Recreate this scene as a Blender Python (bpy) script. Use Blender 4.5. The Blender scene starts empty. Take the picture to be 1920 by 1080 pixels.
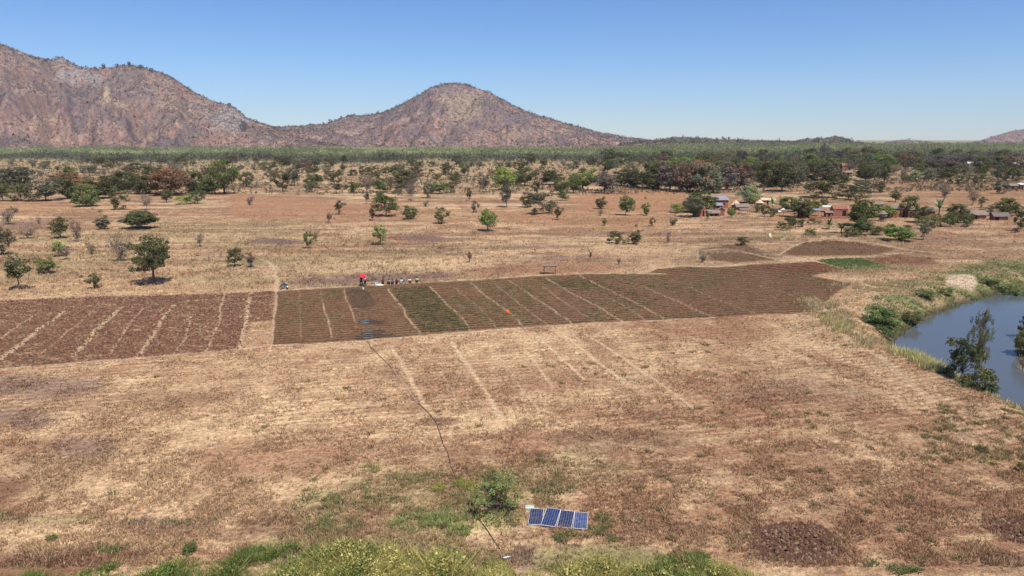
import bpy, bmesh, math, random
import numpy as np
from mathutils import Vector, Matrix
R = math.radians
random.seed(7)
rng = np.random.default_rng(7)
scene = bpy.context.scene
COL = scene.collection

# ------------------------------------------------------------------ camera
F = 1350.0; CX = 960.0; CY = 540.0; CAMH = 24.5
PITCH = math.atan((540 - 262) / F)
cam_d = bpy.data.cameras.new("camera")
cam = bpy.data.objects.new("camera", cam_d); COL.objects.link(cam)
cam.location = (0, 0, CAMH)
cam.rotation_euler = (math.pi / 2 - PITCH, 0, 0)
cam_d.sensor_width = 36.0
cam_d.lens = 36.0 * F / 1920.0
cam_d.clip_start = 0.5; cam_d.clip_end = 20000
scene.camera = cam

# ------------------------------------------------------------------ light
SUN_EL = R(60); SUN_AZ = R(150)         # azimuth of the sun, clockwise from +Y
w = bpy.data.worlds.new("World"); scene.world = w; w.use_nodes = True
nt = w.node_tree; nt.nodes.clear()
sky = nt.nodes.new("ShaderNodeTexSky"); sky.sky_type = 'NISHITA'
sky.sun_disc = False; sky.sun_elevation = SUN_EL; sky.sun_rotation = SUN_AZ
sky.altitude = 900; sky.air_density = 1.0; sky.dust_density = 0.1; sky.ozone_density = 3.0
bg = nt.nodes.new("ShaderNodeBackground"); bg.inputs[1].default_value = 0.078
wo = nt.nodes.new("ShaderNodeOutputWorld")
hs = nt.nodes.new("ShaderNodeHueSaturation"); hs.inputs['Saturation'].default_value = 1.15; nt.links.new(sky.outputs[0], hs.inputs['Color'])
tm_ = nt.nodes.new('ShaderNodeVectorMath'); tm_.operation = 'MULTIPLY'; tm_.inputs[1].default_value = (.86, .98, 1.22); nt.links.new(hs.outputs[0], tm_.inputs[0]); nt.links.new(tm_.outputs[0], bg.inputs[0]); nt.links.new(bg.outputs[0], wo.inputs[0])
sd = bpy.data.lights.new("sun", 'SUN'); sd.energy = 4.6; sd.angle = R(0.53); sd.color = (1.0, 0.955, 0.88)
sun = bpy.data.objects.new("sun", sd); COL.objects.link(sun)
sdir = Vector((math.sin(SUN_AZ) * math.cos(SUN_EL), math.cos(SUN_AZ) * math.cos(SUN_EL), math.sin(SUN_EL)))
sun.rotation_euler = sdir.to_track_quat('Z', 'Y').to_euler()
sun.location = (0, 0, 300)
scene.view_settings.view_transform = 'Standard'
scene.view_settings.look = 'None'
scene.view_settings.exposure = 0.42
scene.view_settings.gamma = 1.0
HAZE = 0.00005

# ------------------------------------------------------------------ helpers
cp, sp_ = math.cos(PITCH), math.sin(PITCH)
def ray(px, py):
    u = (px - CX) / F; v = (CY - py) / F
    return np.array([u, cp + v * sp_, -sp_ + v * cp])
def G(px, py, z=0.0):
    d = ray(px, py); t = (z - CAMH) / d[2]
    return (d[0] * t, d[1] * t)
def GP(pts, z=0.0):
    return np.array([G(a, b, z) for a, b in pts])
def ppm(py):                     # pixels (of 1920) per metre for something on the plain at image row py
    x, y = G(960, py); return F / (y * cp + CAMH * sp_)

def hash2(ix, iy, seed):
    h = (ix.astype(np.int64) * 374761393 + iy.astype(np.int64) * 668265263 + seed * 1442695041) & 0xFFFFFFFF
    h = ((h ^ (h >> 13)) * 1274126177) & 0xFFFFFFFF
    h = (h ^ (h >> 16)) & 0xFFFFFFFF
    return h.astype(np.float64) / 4294967295.0
def vnoise(x, y, seed=0):
    ix = np.floor(x); iy = np.floor(y); fx = x - ix; fy = y - iy
    ix = ix.astype(np.int64); iy = iy.astype(np.int64)
    fx = fx * fx * (3 - 2 * fx); fy = fy * fy * (3 - 2 * fy)
    a = hash2(ix, iy, seed); b = hash2(ix + 1, iy, seed); c = hash2(ix, iy + 1, seed); d = hash2(ix + 1, iy + 1, seed)
    return (a * (1 - fx) + b * fx) * (1 - fy) + (c * (1 - fx) + d * fx) * fy
def fbm(x, y, s, oct=4, seed=0, gain=0.5):
    x = np.asarray(x, float); y = np.asarray(y, float)
    v = np.zeros(np.broadcast(x, y).shape); a = 1.0; n = 0.0; f = 1.0 / s
    for o in range(oct):
        v += a * vnoise(x * f + 17.3 * o, y * f - 9.1 * o, seed + o * 31); n += a
        a *= gain; f *= 2.03
    return v / n
def sstep(a, b, v):
    t = np.clip((v - a) / (b - a), 0, 1); return t * t * (3 - 2 * t)
def seg_dist(X, Y, P, closed=False):
    d = np.full(X.shape, 1e9); n = len(P)
    for i in range(n if closed else n - 1):
        a = P[i]; b = P[(i + 1) % n]; e = b - a; L = e @ e + 1e-12
        t = np.clip(((X - a[0]) * e[0] + (Y - a[1]) * e[1]) / L, 0, 1)
        d = np.minimum(d, np.hypot(X - a[0] - t * e[0], Y - a[1] - t * e[1]))
    return d
def inside(X, Y, P):
    r = np.zeros(X.shape, bool); n = len(P)
    for i in range(n):
        a = P[i]; b = P[(i + 1) % n]
        c = ((a[1] > Y) != (b[1] > Y))
        xi = (b[0] - a[0]) * (Y - a[1]) / (b[1] - a[1] + 1e-12) + a[0]
        r ^= c & (X < xi)
    return r
def sdist(X, Y, P):              # positive inside
    d = seg_dist(X, Y, P, True)
    return np.where(inside(X, Y, P), d, -d)

def tag(o, label=None, cat=None, group=None, kind=None):
    if label: o["label"] = label
    if cat: o["category"] = cat
    if group: o["group"] = group
    if kind: o["kind"] = kind
    return o
def link(name, me, parent=None, mat=None):
    o = bpy.data.objects.new(name, me); COL.objects.link(o)
    if parent is not None: o.parent = parent
    if mat is not None and me is not None and hasattr(me, 'materials') and len(me.materials) == 0: me.materials.append(mat)
    return o
def empty(name, loc, rz=0.0, label=None, cat=None, group=None):
    o = bpy.data.objects.new(name, None); COL.objects.link(o)
    o.location = loc; o.rotation_euler = (0, 0, rz); o.empty_display_size = 0.3
    return tag(o, label, cat, group)
def raw_mesh(name, V, faces_flat, k, colors=None, cname="tint", smooth=False):
    """V (n,3), faces_flat (m*k) vertex ids, k verts per face"""
    me = bpy.data.meshes.new(name)
    V = np.ascontiguousarray(V, dtype=np.float32); nf = len(faces_flat) // k
    me.vertices.add(len(V)); me.vertices.foreach_set("co", V.ravel())
    me.loops.add(len(faces_flat)); me.loops.foreach_set("vertex_index", np.ascontiguousarray(faces_flat, dtype=np.int32))
    me.polygons.add(nf); me.polygons.foreach_set("loop_start", np.arange(0, nf * k, k, dtype=np.int32))
    try: me.polygons.foreach_set("loop_total", np.full(nf, k, dtype=np.int32))
    except Exception: pass
    if smooth: me.polygons.foreach_set("use_smooth", np.ones(nf, dtype=bool))
    me.update(calc_edges=True)
    if colors is not None:
        at = me.color_attributes.new(cname, 'FLOAT_COLOR', 'POINT')
        c = np.ones((len(V), 4), dtype=np.float32); c[:, :3] = colors
        at.data.foreach_set("color", c.ravel())
    return me

class N:                                             # tiny node helper
    def __init__(s, name):
        s.m = bpy.data.materials.new(name); s.m.use_nodes = True
        s.t = s.m.node_tree; s.t.nodes.clear()
        s.out = s.t.nodes.new("ShaderNodeOutputMaterial")
    def n(s, typ, **kw):
        nd = s.t.nodes.new(typ)
        for k, v in kw.items():
            if k.startswith("i_"):
                key = k[2:]
                nd.inputs[int(key) if key.isdigit() else key.replace("_", " ")].default_value = v
            else: setattr(nd, k, v)
        return nd
    def l(s, a, b): s.t.links.new(a, b)
def noise_fac(N_, scale, detail=4, rough=0.6, coord=None):
    nd = N_.n("ShaderNodeTexNoise"); nd.inputs["Scale"].default_value = scale
    nd.inputs["Detail"].default_value = detail; nd.inputs["Roughness"].default_value = rough
    if coord is not None: N_.l(coord, nd.inputs["Vector"])
    return nd.outputs["Fac"]
def maprange(N_, sock, a, b, c, d):
    m = N_.n("ShaderNodeMapRange"); m.inputs[1].default_value = a; m.inputs[2].default_value = b
    m.inputs[3].default_value = c; m.inputs[4].default_value = d
    N_.l(sock, m.inputs[0]); return m.outputs[0]
def vmul(N_, a, b):
    m = N_.n("ShaderNodeVectorMath", operation='MULTIPLY'); N_.l(a, m.inputs[0])
    if hasattr(b, "links"): N_.l(b, m.inputs[1])
    else: m.inputs[1].default_value = b
    return m.outputs[0]

def simple_mat(name, col, rough=0.8, metal=0.0, nscale=6.0, var=0.25, bump=0.0, spec=0.3):
    q = N(name)
    p = q.n("ShaderNodeBsdfPrincipled"); p.inputs["Roughness"].default_value = rough
    p.inputs["Metallic"].default_value = metal; p.inputs["Specular IOR Level"].default_value = spec
    tc = q.n("ShaderNodeTexCoord")
    fac = noise_fac(q, nscale, 4, 0.6, tc.outputs["Object"])
    k = maprange(q, fac, 0.25, 0.75, 1 - var, 1 + var)
    rgb = q.n("ShaderNodeRGB"); rgb.outputs[0].default_value = (*col, 1)
    c = vmul(q, rgb.outputs[0], k); q.l(c, p.inputs["Base Color"])
    if bump:
        b = q.n("ShaderNodeBump"); b.inputs["Strength"].default_value = bump; b.inputs["Distance"].default_value = 0.05
        q.l(fac, b.inputs["Height"]); q.l(b.outputs[0], p.inputs["Normal"])
    q.l(p.outputs[0], q.out.inputs[0]); return q.m

def tint_mat(name, objcolor=False, rough=0.85, trans=0.25, nscale=None):
    q = N(name)
    at = q.n("ShaderNodeAttribute", attribute_name="tint")
    c = at.outputs["Color"]
    if objcolor:
        oi = q.n("ShaderNodeObjectInfo"); c = vmul(q, c, oi.outputs["Color"])
    if nscale:
        tc = q.n("ShaderNodeTexCoord")
        k = maprange(q, noise_fac(q, nscale, 3, 0.6, tc.outputs["Object"]), 0.3, 0.7, 0.75, 1.25)
        c = vmul(q, c, k)
    d = q.n("ShaderNodeBsdfDiffuse"); q.l(c, d.inputs[0])
    if trans:
        t = q.n("ShaderNodeBsdfTranslucent"); q.l(c, t.inputs[0])
        mx = q.n("ShaderNodeMixShader"); mx.inputs[0].default_value = trans
        q.l(d.outputs[0], mx.inputs[1]); q.l(t.outputs[0], mx.inputs[2]); q.l(mx.outputs[0], q.out.inputs[0])
    else: q.l(d.outputs[0], q.out.inputs[0])
    return q.m
M_LEAF = tint_mat("leaf", True, trans=.3)
M_GRASS = tint_mat("grass_blades", False, trans=0.3)
M_WOOD = tint_mat("wood", False)
M_BARK = simple_mat("bark", (0.13, 0.09, 0.065), nscale=9, var=0.4)
M_BARKG = simple_mat("grey_bark", (0.24, 0.19, 0.16), nscale=9, var=0.35)

# ------------------------------------------------------------------ terrain
WATER_Z = -2.2
RIVER = GP([(1673,650),(1686,630),(1732,600),(1790,575),(1860,554),(1935,541),(2100,522),(2500,500),(2560,545),(2200,560),
            (2000,580),(1925,602),(1902,640),(1915,690),(1990,735),(2150,765),(2600,800),(2700,1000),(2200,900),(1990,805),(1925,771),
            (1880,756),(1838,728),(1775,694),(1705,668)], WATER_Z)
RIVER_BOX = (RIVER[:,0].min()-20, RIVER[:,0].max()+20, RIVER[:,1].min()-20, RIVER[:,1].max()+20)
def river_sd(X, Y):
    out = np.full(X.shape, -100.0)
    m = (X > RIVER_BOX[0]) & (X < RIVER_BOX[1]) & (Y > RIVER_BOX[2]) & (Y < RIVER_BOX[3])
    if m.any(): out[m] = sdist(X[m], Y[m], RIVER)
    return out
CLOD = GP([(1415,995),(1465,984),(1510,980),(1545,992),(1580,1027),(1552,1046),(1510,1055),(1420,1048)])
CLOD2 = GP([(1838,978),(1925,968),(2100,985),(2020,1040),(1925,1022),(1880,1005)])
MAIN = GP([(519,546),(700,535),(860,528),(1000,519),(1120,514),(1215,513),(1232,504),(1290,500),(1340,501),(1400,497),(1460,494),(1528,490),
           (1588,505),(1540,512),(1520,517),(1600,531),(1572,545),(1553,560),(1531,574),(1530,583),(1400,591),(1270,598),(1100,606),(1000,613),(900,620),(800,628),(700,637),(600,644),(509,647),(514,600)])
LEFTF = GP([(-500,592),(-200,580),(0,565),(120,560),(250,557),(400,552),(514,546),(512,601),(470,603),(449,655),(270,669),(130,681),(0,691),(-200,712),(-600,750)])
rowdir = np.array(G(1400,591)) - np.array(G(600,644)); rowdir /= np.linalg.norm(rowdir)
rowN = np.array([-rowdir[1], rowdir[0]])
_g = {}
def height(X, Y, fine=True):
    X = np.atleast_1d(np.asarray(X, float)); Y = np.atleast_1d(np.asarray(Y, float))
    h = (fbm(X, Y, 60, 3, 5) - 0.5) * 0.8 * sstep(60, 140, Y) * (1 - sstep(0, 200, Y - 500) * 0.0)
    az = X / np.maximum(Y, 30)
    rise = sstep(700, 1700, Y) * sstep(0.10, 0.3, az) * 8.5
    rise = rise + sstep(200, 420, Y) * (1 - sstep(900, 1600, Y)) * sstep(0.15, 0.5, az) * 2.0
    h = h + rise
    sd = river_sd(X, Y)
    wv = 6.5 + 2.5 * (fbm(X, Y, 9, 2, 77) - 0.5)
    bank = sstep(-1.0, 1.0, sd / wv)              # 0 far outside .. .5 at the edge
    h = h * (1 - np.clip(bank * 2, 0, 1)) + WATER_Z * np.clip(bank * 2, 0, 1) - np.clip(sd, 0, 3) * 0.5
    h = h - 0.35 * np.exp(-((sd + 13) / 3.5) ** 2) * fbm(X, Y, 5, 2, 31)
    if fine:
        amp = 0.10 * (1 - sstep(250, 700, Y))
        h = h + (fbm(X, Y, 1.6, 4, 3, 0.6) - 0.5) * amp * 1.9
        def boxm(P, pad=1.0):
            return (X > P[:,0].min()-pad) & (X < P[:,0].max()+pad) & (Y > P[:,1].min()-pad) & (Y < P[:,1].max()+pad)
        for P, a, s in ((CLOD, 0.30, 0.42), (CLOD2, 0.22, 0.4)):
            m = boxm(P)
            if m.any():
                k = sstep(-0.3, 0.6, sdist(X[m], Y[m], P) + 0.9 * (fbm(X[m], Y[m], 1.2, 2, 8) - 0.5))
                c = fbm(X[m], Y[m], s, 3, 12, 0.7)
                h[m] += k * a * np.abs(c - 0.5) * 3.2
        for P, a, per, th in ((MAIN, 0.10, 1.15, 0), (LEFTF, 0.10, 1.4, 1)):
            m = boxm(P)
            if m.any():
                k = sstep(0, 0.8, sdist(X[m], Y[m], P))
                u = X[m] * rowN[0] + Y[m] * rowN[1] + 0.5 * (fbm(X[m], Y[m], 14, 2, 40) - 0.5)
                h[m] += k * a * (np.sin(u / per * 2 * math.pi) * 0.6 + (fbm(X[m], Y[m], 0.7, 3, 41, 0.7) - 0.5) * 1.6)
    return h
def hz(x, y): return float(height(x, y, False)[0])

# ------------------------------------------------------------------ ground colours (albedo of soil, straw, weeds)
C = dict(straw=(0.505,0.35,0.205), straw2=(0.405,0.262,0.155), rust=(0.285,0.152,0.09), brown=(0.195,0.112,0.070),
         field=(0.128,0.074,0.045), fred=(0.155,0.073,0.048), orange=(0.31,0.165,0.09), path=(0.46,0.325,0.205), purple=(0.165,0.103,0.092),
         green=(0.18,0.195,0.08), olive=(0.22,0.195,0.09), lime=(0.30,0.33,0.11), dgreen=(0.085,0.09,0.04), dgrey=(0.055,0.045,0.038), sand=(0.52,0.395,0.27), spath=(.53,.385,.24))
C = {k: np.array(v) for k, v in C.items()}
STR = []   # stripes: (pts px, width m, color, strength)
def S(pts, wd, col='path', st=0.9): STR.append((GP(pts), wd * .62, C[col], st * .9))
# dividers of the planted field
for pts, wd, st in [
  ([(805,537),(833,566),(852,585),(885,621)],.22,.7), ([(883,530),(921,563),(950,584),(980,612)],.24,.75),
  ([(954,526),(1004,559),(1042,586),(1074,608)],.24,.75), ([(1025,522),(1062,545),(1100,565),(1142,588),(1173,605)],.26,.8),
  ([(1088,518),(1133,540),(1196,570),(1247,598)],.26,.8), ([(1200,536),(1262,562),(1338,595)],.22,.7),
  ([(852,540),(895,575),(932,616)],.16,.45), ([(929,534),(971,567),(1006,595),(1028,611)],.18,.5), ([(1017,538),(1073,578),(1120,606)],.18,.5),
  ([(1137,555),(1196,590),(1210,600)],.2,.5), ([(1295,540),(1345,562),(1416,588)],.18,.5), ([(1425,537),(1475,550),(1528,570)],.2,.5),
  ([(1150,520),(1225,545),(1300,575)],.16,.35), ([(605,570),(614,600),(625,632)],.22,.7), ([(600,545),(605,570)],.16,.3),
  ([(646,542),(655,573),(667,603)],.2,.55), ([(728,542),(747,567),(785,627)],.26,.75), ([(560,545),(563,600),(567,640)],.14,.3),
  ([(1485,512),(1540,528),(1590,532)],.2,.3)]: S(pts, wd, 'path', st)
S([(1225,532),(1305,560),(1377,587)],.22,'field',.9); S([(1380,508),(1450,512),(1520,518)],.3,'field',.9)
# stripes in the left field
for pts, wd, st in [([(121,584),(55,633),(3,672),(-60,712)],.62,.95), ([(227,577),(183,617),(133,670)],.6,.95), ([(324,574),(289,622),(258,668)],.48,.95),
  ([(178,582),(111,636),(68,668)],.24,.65), ([(267,580),(236,617),(205,664)],.24,.7), ([(358,594),(344,636),(325,664)],.25,.7),
  ([(420,548),(410,602),(385,659)],.34,.8), ([(470,548),(462,600),(446,656)],.55,.95), ([(69,589),(0,636),(-60,670)],.28,.7),
  ([(-30,600),(60,582),(190,575),(300,570),(420,560),(512,553)],.4,.35), ([(170,574),(222,571)],.6,.7)]: S(pts, wd, 'path', st)
# edges and paths
S([(-300,724),(0,693),(130,682),(270,670),(400,660),(510,649),(700,639),(900,622),(1100,608),(1240,600),(1340,595)],.42,'path',.95)
S([(524,543),(640,537.5),(760,531),(860,525.5),(960,519),(1080,514),(1160,513),(1248,514)],.55,'path',.95)
S([(1225,504),(1285,498),(1340,500),(1400,495),(1460,492),(1530,487),(1600,482),(1650,477),(1710,473)],.8,'path',.95)
S([(500,490),(510,497),(517,510),(521,528),(519,546)],.65,'path',1.0)
S([(519,546),(514,605),(509,650)],.26,'path',.75); S([(509,650),(500,690),(489,745),(470,805)],.35,'path',.5)
S([(540,688),(565,697),(600,716),(645,738),(735,757)],.4,'path',.55)
S([(1531,575),(1545,602),(1598,640),(1650,668),(1705,715),(1760,762),(1830,830)],.75,'path',.7)
S([(1318,470),(1360,466),(1400,474),(1440,482),(1472,489)],.9,'straw',.8); S([(1456,480),(1480,466),(1502,456),(1560,447)],.7,'straw',.7); S([(1500,448),(1560,446),(1640,456),(1700,468),(1760,474)],1.6,'straw',.6); S([(1270,452),(1340,449),(1440,446),(1500,450)],1.8,'straw',.6)
S([(1045,798),(1150,830),(1250,860),(1350,882),(1500,900)],.35,'path',.5)
for pts, wd, st in [([(733,650),(767,707),(800,765)],.42,.7), ([(847,643),(880,693),(927,760),(938,782)],.42,.9), ([(1000,623),(1050,670),(1097,713)],.3,.85),
  ([(1057,628),(1113,673),(1172,717)],.36,.85), ([(1100,627),(1160,667),(1223,710),(1275,747),(1300,765)],.34,.8), ([(917,653),(967,713),(1003,763)],.22,.35),
  ([(980,653),(1010,690),(1036,725)],.34,.6), ([(820,680),(837,720),(863,763)],.3,.5), ([(1153,627),(1190,652),(1240,690),(1300,735)],.25,.4),
  ([(545,780),(544,815)],.25,.5), ([(1180,745),(1150,775)],.2,.4), ([(1145,765),(1165,785)],.25,.5)]: S(pts, wd * 1.05, 'spath', min(1, st * 1.1))
POLY = []  # (polygon, colour, strength, edge softness m)
def PG(pts, col, st=0.9, soft=0.8): POLY.append((GP(pts), C[col], st, soft))
def EL(cx, cy, rx, ry, col, st=0.8, soft=None):
    pts = [(cx + rx*math.cos(a), cy + ry*math.sin(a)) for a in np.linspace(0, 2*math.pi, 14)[:-1]]
    P = GP(pts); s = soft or 0.45*max(0.8, min(np.ptp(P[:,0]), np.ptp(P[:,1])) * 0.5)
    POLY.append((P, C[col], st, s))
# bare and burnt areas of the plain
PG([(-300,380),(0,376),(110,385),(170,392),(160,400),(0,402),(-300,410)],'orange',.55,5)
PG([(430,362),(520,366),(700,384),(640,400),(520,412),(430,408)],'rust',.75,5)
PG([(560,405),(720,380),(900,400),(1010,400),(960,420),(760,412),(640,420)],'rust',.45,4)
PG([(1060,370),(1180,350),(1320,366),(1300,392),(1230,400),(1080,395)],'orange',.8,5)
PG([(900,395),(1100,400),(1290,405),(1240,430),(1000,425)],'orange',.5,5)
PG([(1420,395),(1600,390),(1720,398),(1700,415),(1450,416)],'orange',.75,3)
PG([(1640,345),(1920,350),(2200,360),(2200,395),(1700,388)],'orange',.45,6)
PG([(1340,378),(1460,372),(1460,392),(1350,396)],'orange',.9,3)
EL(520,453,46,6,'purple',.9); EL(795,446,44,5,'purple',.9); EL(160,402,60,4,'brown',.7); EL(30,420,70,6,'purple',.7)
PG([(545,528),(600,518),(690,512),(840,514),(845,524),(700,534),(560,540)],'purple',.75,2)
PG([(870,500),(1100,492),(1180,500),(1120,511),(940,512)],'rust',.75,2.5); PG([(960,486),(1050,482),(1110,487),(1000,491)],'purple',.5,1.5)
PG([(480,505),(640,490),(900,478),(900,500),(620,515),(500,520)],'straw',.5,4)
EL(1000,462,60,5,'purple',.35); EL(300,560,180,5,'purple',.5); EL(1750,452,70,9,'purple',.35); EL(450,575,70,6,'brown',.4)
PG([(1130,465),(1300,460),(1290,485),(1150,492)],'straw2',.6,3)
PG([(1318,467),(1355,458),(1405,458),(1450,479),(1458,489),(1375,492),(1335,486)],'field',.9,1.2)
PG([(1465,478),(1500,456),(1550,449),(1600,453),(1678,466),(1650,476),(1555,481)],'field',.9,1.2)
PG([(1615,482),(1680,478),(1742,482),(1765,492),(1700,497),(1650,494)],'fred',.85,1.2)
PG([(1355,444),(1470,438),(1500,446),(1400,452)],'green',.55,2)
PG([(1680,462),(1735,468),(1755,478),(1690,470)],'brown',.8,1.0)
PG([(1830,430),(1920,426),(2000,440),(1920,446)],'orange',.6,2)
MAINi = len(POLY); POLY.append((MAIN, C['field'], 1.0, 0.35)); POLY.append((LEFTF, C['fred'], 0.92, 0.6))
PG([(1400,496),(1528,490),(1586,505),(1500,512),(1420,506)],'fred',.9,.8)
PG([(1532,488),(1560,485),(1612,484),(1642,492),(1668,500),(1612,507),(1588,504)],'green',.75,.8)
PG([(648,542),(685,543),(702,566),(700,576),(663,577)],'dgrey',.35,.6)
PG([(734,541),(802,537),(883,620),(790,626),(750,570)],'dgreen',.3,.5)
PG([(1010,530),(1090,524),(1150,545),(1060,540)],'dgreen',.3,.8)
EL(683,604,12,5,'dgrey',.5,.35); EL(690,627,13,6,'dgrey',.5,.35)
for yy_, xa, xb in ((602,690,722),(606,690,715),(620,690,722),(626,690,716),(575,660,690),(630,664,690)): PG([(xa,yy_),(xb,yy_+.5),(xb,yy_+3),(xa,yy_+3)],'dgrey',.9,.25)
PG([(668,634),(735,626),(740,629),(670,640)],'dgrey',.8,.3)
# foreground
EL(920,792,120,17,'straw',.85); EL(1090,742,85,16,'straw',.8); EL(760,815,90,12,'straw',.6); EL(690,790,150,12,'straw',.5)
EL(1250,690,140,20,'straw',.35); EL(380,790,150,30,'straw',.65); EL(480,755,90,15,'straw',.6); EL(110,780,50,10,'straw',.55); EL(230,710,80,8,'straw',.5)
EL(820,790,40,8,'brown',.85); EL(735,700,25,12,'brown',.55); EL(1080,822,55,16,'brown',.8); EL(1195,820,85,17,'brown',.65); EL(1130,845,70,10,'brown',.6); EL(1260,835,60,9,'brown',.5)
EL(1040,715,90,25,'rust',.6); EL(890,735,70,22,'rust',.45); EL(120,860,110,30,'brown',.35); EL(60,725,130,22,'purple',.6); EL(40,785,60,18,'purple',.65); EL(160,838,60,18,'purple',.55)
EL(330,745,120,12,'brown',.5); EL(520,860,160,32,'rust',.65); EL(520,985,80,20,'brown',.8); EL(430,1000,60,14,'brown',.5); EL(290,985,70,15,'purple',.35)
PG([(-200,890),(0,895),(45,900),(60,915),(0,950),(-200,960)],'fred',.8,.8); PG([(-200,1042),(60,1036),(180,1033),(290,1040),(200,1062),(100,1095),(-200,1100)],'fred',.8,.8)
EL(200,925,130,22,'straw',.6); EL(110,1008,140,16,'straw',.75); EL(70,975,120,10,'olive',.5)
EL(1340,760,300,30,'rust',.35); EL(1650,760,180,40,'rust',.3); EL(1490,735,160,22,'purple',.25); EL(1300,650,100,10,'straw2',.3)
EL(1815,953,24,10,'brown',.85); EL(1870,1055,90,22,'brown',.45); EL(1230,990,60,16,'brown',.4); EL(1300,880,160,14,'brown',.25)
EL(830,925,190,48,'olive',.5); EL(840,985,120,22,'lime',.4); EL(600,960,50,42,'olive',.45); EL(690,1040,230,45,'olive',.7); EL(1120,1050,140,30,'olive',.8); EL(1070,880,120,30,'olive',.3)
EL(1040,1005,70,12,'rust',.6); EL(870,1000,160,8,'straw',.45); EL(980,1050,22,30,'purple',.5); EL(860,855,70,18,'brown',.4)
POLY.append((CLOD, np.array((.135,.078,.056)), 1.0, .3)); POLY.append((CLOD2, np.array((.15,.085,.06)), .95, .4))

def mixc(col, c, k): return col * (1 - k[:, None]) + np.asarray(c) * k[:, None]
GREENBANK = GP([(1655,622),(1636,590),(1640,572),(1690,552),(1724,529),(1780,510),(1846,499),(1930,490),(2200,475),(2300,530),(1930,552),(1800,590),(1700,625)], -1.0)
def greenbank(X, Y, soft=2.0):
    out = np.zeros(X.shape); m = (X > GREENBANK[:,0].min()-6) & (X < GREENBANK[:,0].max()+6) & (Y > GREENBANK[:,1].min()-6) & (Y < GREENBANK[:,1].max()+6)
    if m.any(): out[m] = sstep(-soft, soft, sdist(X[m], Y[m], GREENBANK) + (fbm(X[m], Y[m], 5, 3, 365) - .5) * 7)
    return out
def sand_d(X, Y):
    sx, sy = G(1802, 531, -.8); return np.hypot((X - sx * Y / sy) / 2.9, (Y - sy) / 6.0) + (fbm(X, Y, 3, 2, 366) - .5) * .5
def ground_color(X, Y):
    n1 = fbm(X, Y, 26, 5, 100); n2 = fbm(X + 40, Y, 7, 5, 120, .6); n3 = fbm(X, Y, 1.3, 4, 140, .65); n4 = fbm(X, Y * 0.45, 3.0, 4, 160, .6); n5 = fbm(X, Y, .35, 2, 170, .7)
    col = np.tile(C['straw2'], (len(X), 1))
    col = mixc(col, C['rust'], sstep(.47, .70, n1) * .8)
    col = mixc(col, C['straw'], sstep(.42, .62, n2 * .5 + n4 * .5) * .75)
    col = mixc(col, C['rust'], sstep(.52, .68, fbm(X, Y, 5, 5, 180, .6)) * .5)
    col = mixc(col, C['brown'], sstep(.60, .74, fbm(X, Y, 3.2, 4, 190, .65)) * .4)
    uu = X * rowdir[0] + Y * rowdir[1]; vv = X * rowN[0] + Y * rowN[1]
    st_ = fbm(uu * .16, vv, .8, 4, 195, .65)
    col = mixc(col, C['straw'], sstep(.5, .68, st_) * .55 * sstep(.35, .6, fbm(X, Y, 20, 3, 196))); col = mixc(col, C['rust'], sstep(.5, .7, 1 - st_) * .45)
    far = sstep(110, 170, Y)
    # bands of thatch and bare soil lying across the plain
    bands = fbm(X * .22, Y, 6, 5, 210, .6)
    col = mixc(col, C['orange'], far * sstep(.47, .60, bands) * .7 * sstep(150, 260, Y))
    col = mixc(col, C['straw'], far * sstep(.53, .64, fbm(X * .3, Y, 5, 5, 230, .6)) * .65)
    col = mixc(col, C['rust'], far * sstep(.52, .62, fbm(X * .25, Y, 4, 5, 250, .6)) * .55)
    col = mixc(col, np.array((.25,.185,.11)), sstep(260, 420, Y) * .45 + sstep(.42,.6,fbm(X * .3, Y, 16, 4, 255, .6)) * .4 * sstep(240, 340, Y)); col = mixc(col, C['olive'], sstep(500, 1100, Y) * .7)
    mid = sstep(118, 140, Y) * (1 - sstep(420, 600, Y))
    lo = fbm(X * .16, Y, 5.5, 5, 281, .62)
    col = mixc(col, np.array((.235,.125,.08)), mid * sstep(.46, .60, lo) * .6)
    col = mixc(col, C['straw'], mid * sstep(.52, .64, fbm(X * .4, Y, 9, 5, 291, .65)) * .65)
    col = mixc(col, np.array((.20,.15,.09)), mid * sstep(.54, .66, fbm(X * .5, Y, 4, 5, 293, .65)) * .5)
    col = mixc(col, np.array((.155,.095,.07)), mid * sstep(.56, .66, fbm(X * .12, Y, 3.0, 4, 284, .62)) * .6)
    col = mixc(col, C['olive'] * .95, sstep(112, 125, Y) * (1 - sstep(190, 260, Y)) * sstep(15, -25, X) * sstep(.4, .62, fbm(X * .5, Y, 11, 4, 287, .6)) * .32)
    wx = (n2 - .5); wy = (fbm(X - 90, Y, 7, 5, 270, .6) - .5)
    for P, c, st, soft in POLY:
        pad = soft * 1.5 + 2
        m = np.nonzero((X > P[:,0].min()-pad) & (X < P[:,0].max()+pad) & (Y > P[:,1].min()-pad) & (Y < P[:,1].max()+pad))[0]
        if len(m) == 0: continue
        d = sdist(X[m], Y[m], P)
        hard = soft < 1.0
        d = d + (n3[m] - .5) * soft * (1.6 if hard else 2.2) + (n2[m] - .5) * soft * (.8 if hard else 3.2)
        k = sstep(-soft, soft, d) * st
        k = k * (0.72 + 0.56 * n3[m]) if not hard else k
        k = np.clip(k, 0, 1)
        col[m] = mixc(col[m], c, k)
    # rows of the planted field and the ploughed field
    dmain = np.full(X.shape, -9.0); m = np.nonzero((Y > 70) & (Y < 160) & (np.abs(X) < 120))[0]
    dmain[m] = sdist(X[m], Y[m], MAIN); d = dmain
    u = X * rowN[0] + Y * rowN[1] + 0.5 * (fbm(X, Y, 14, 2, 40) - 0.5)
    rw = 0.5 + 0.5 * np.sin(u / 1.15 * 2 * math.pi)
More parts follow.
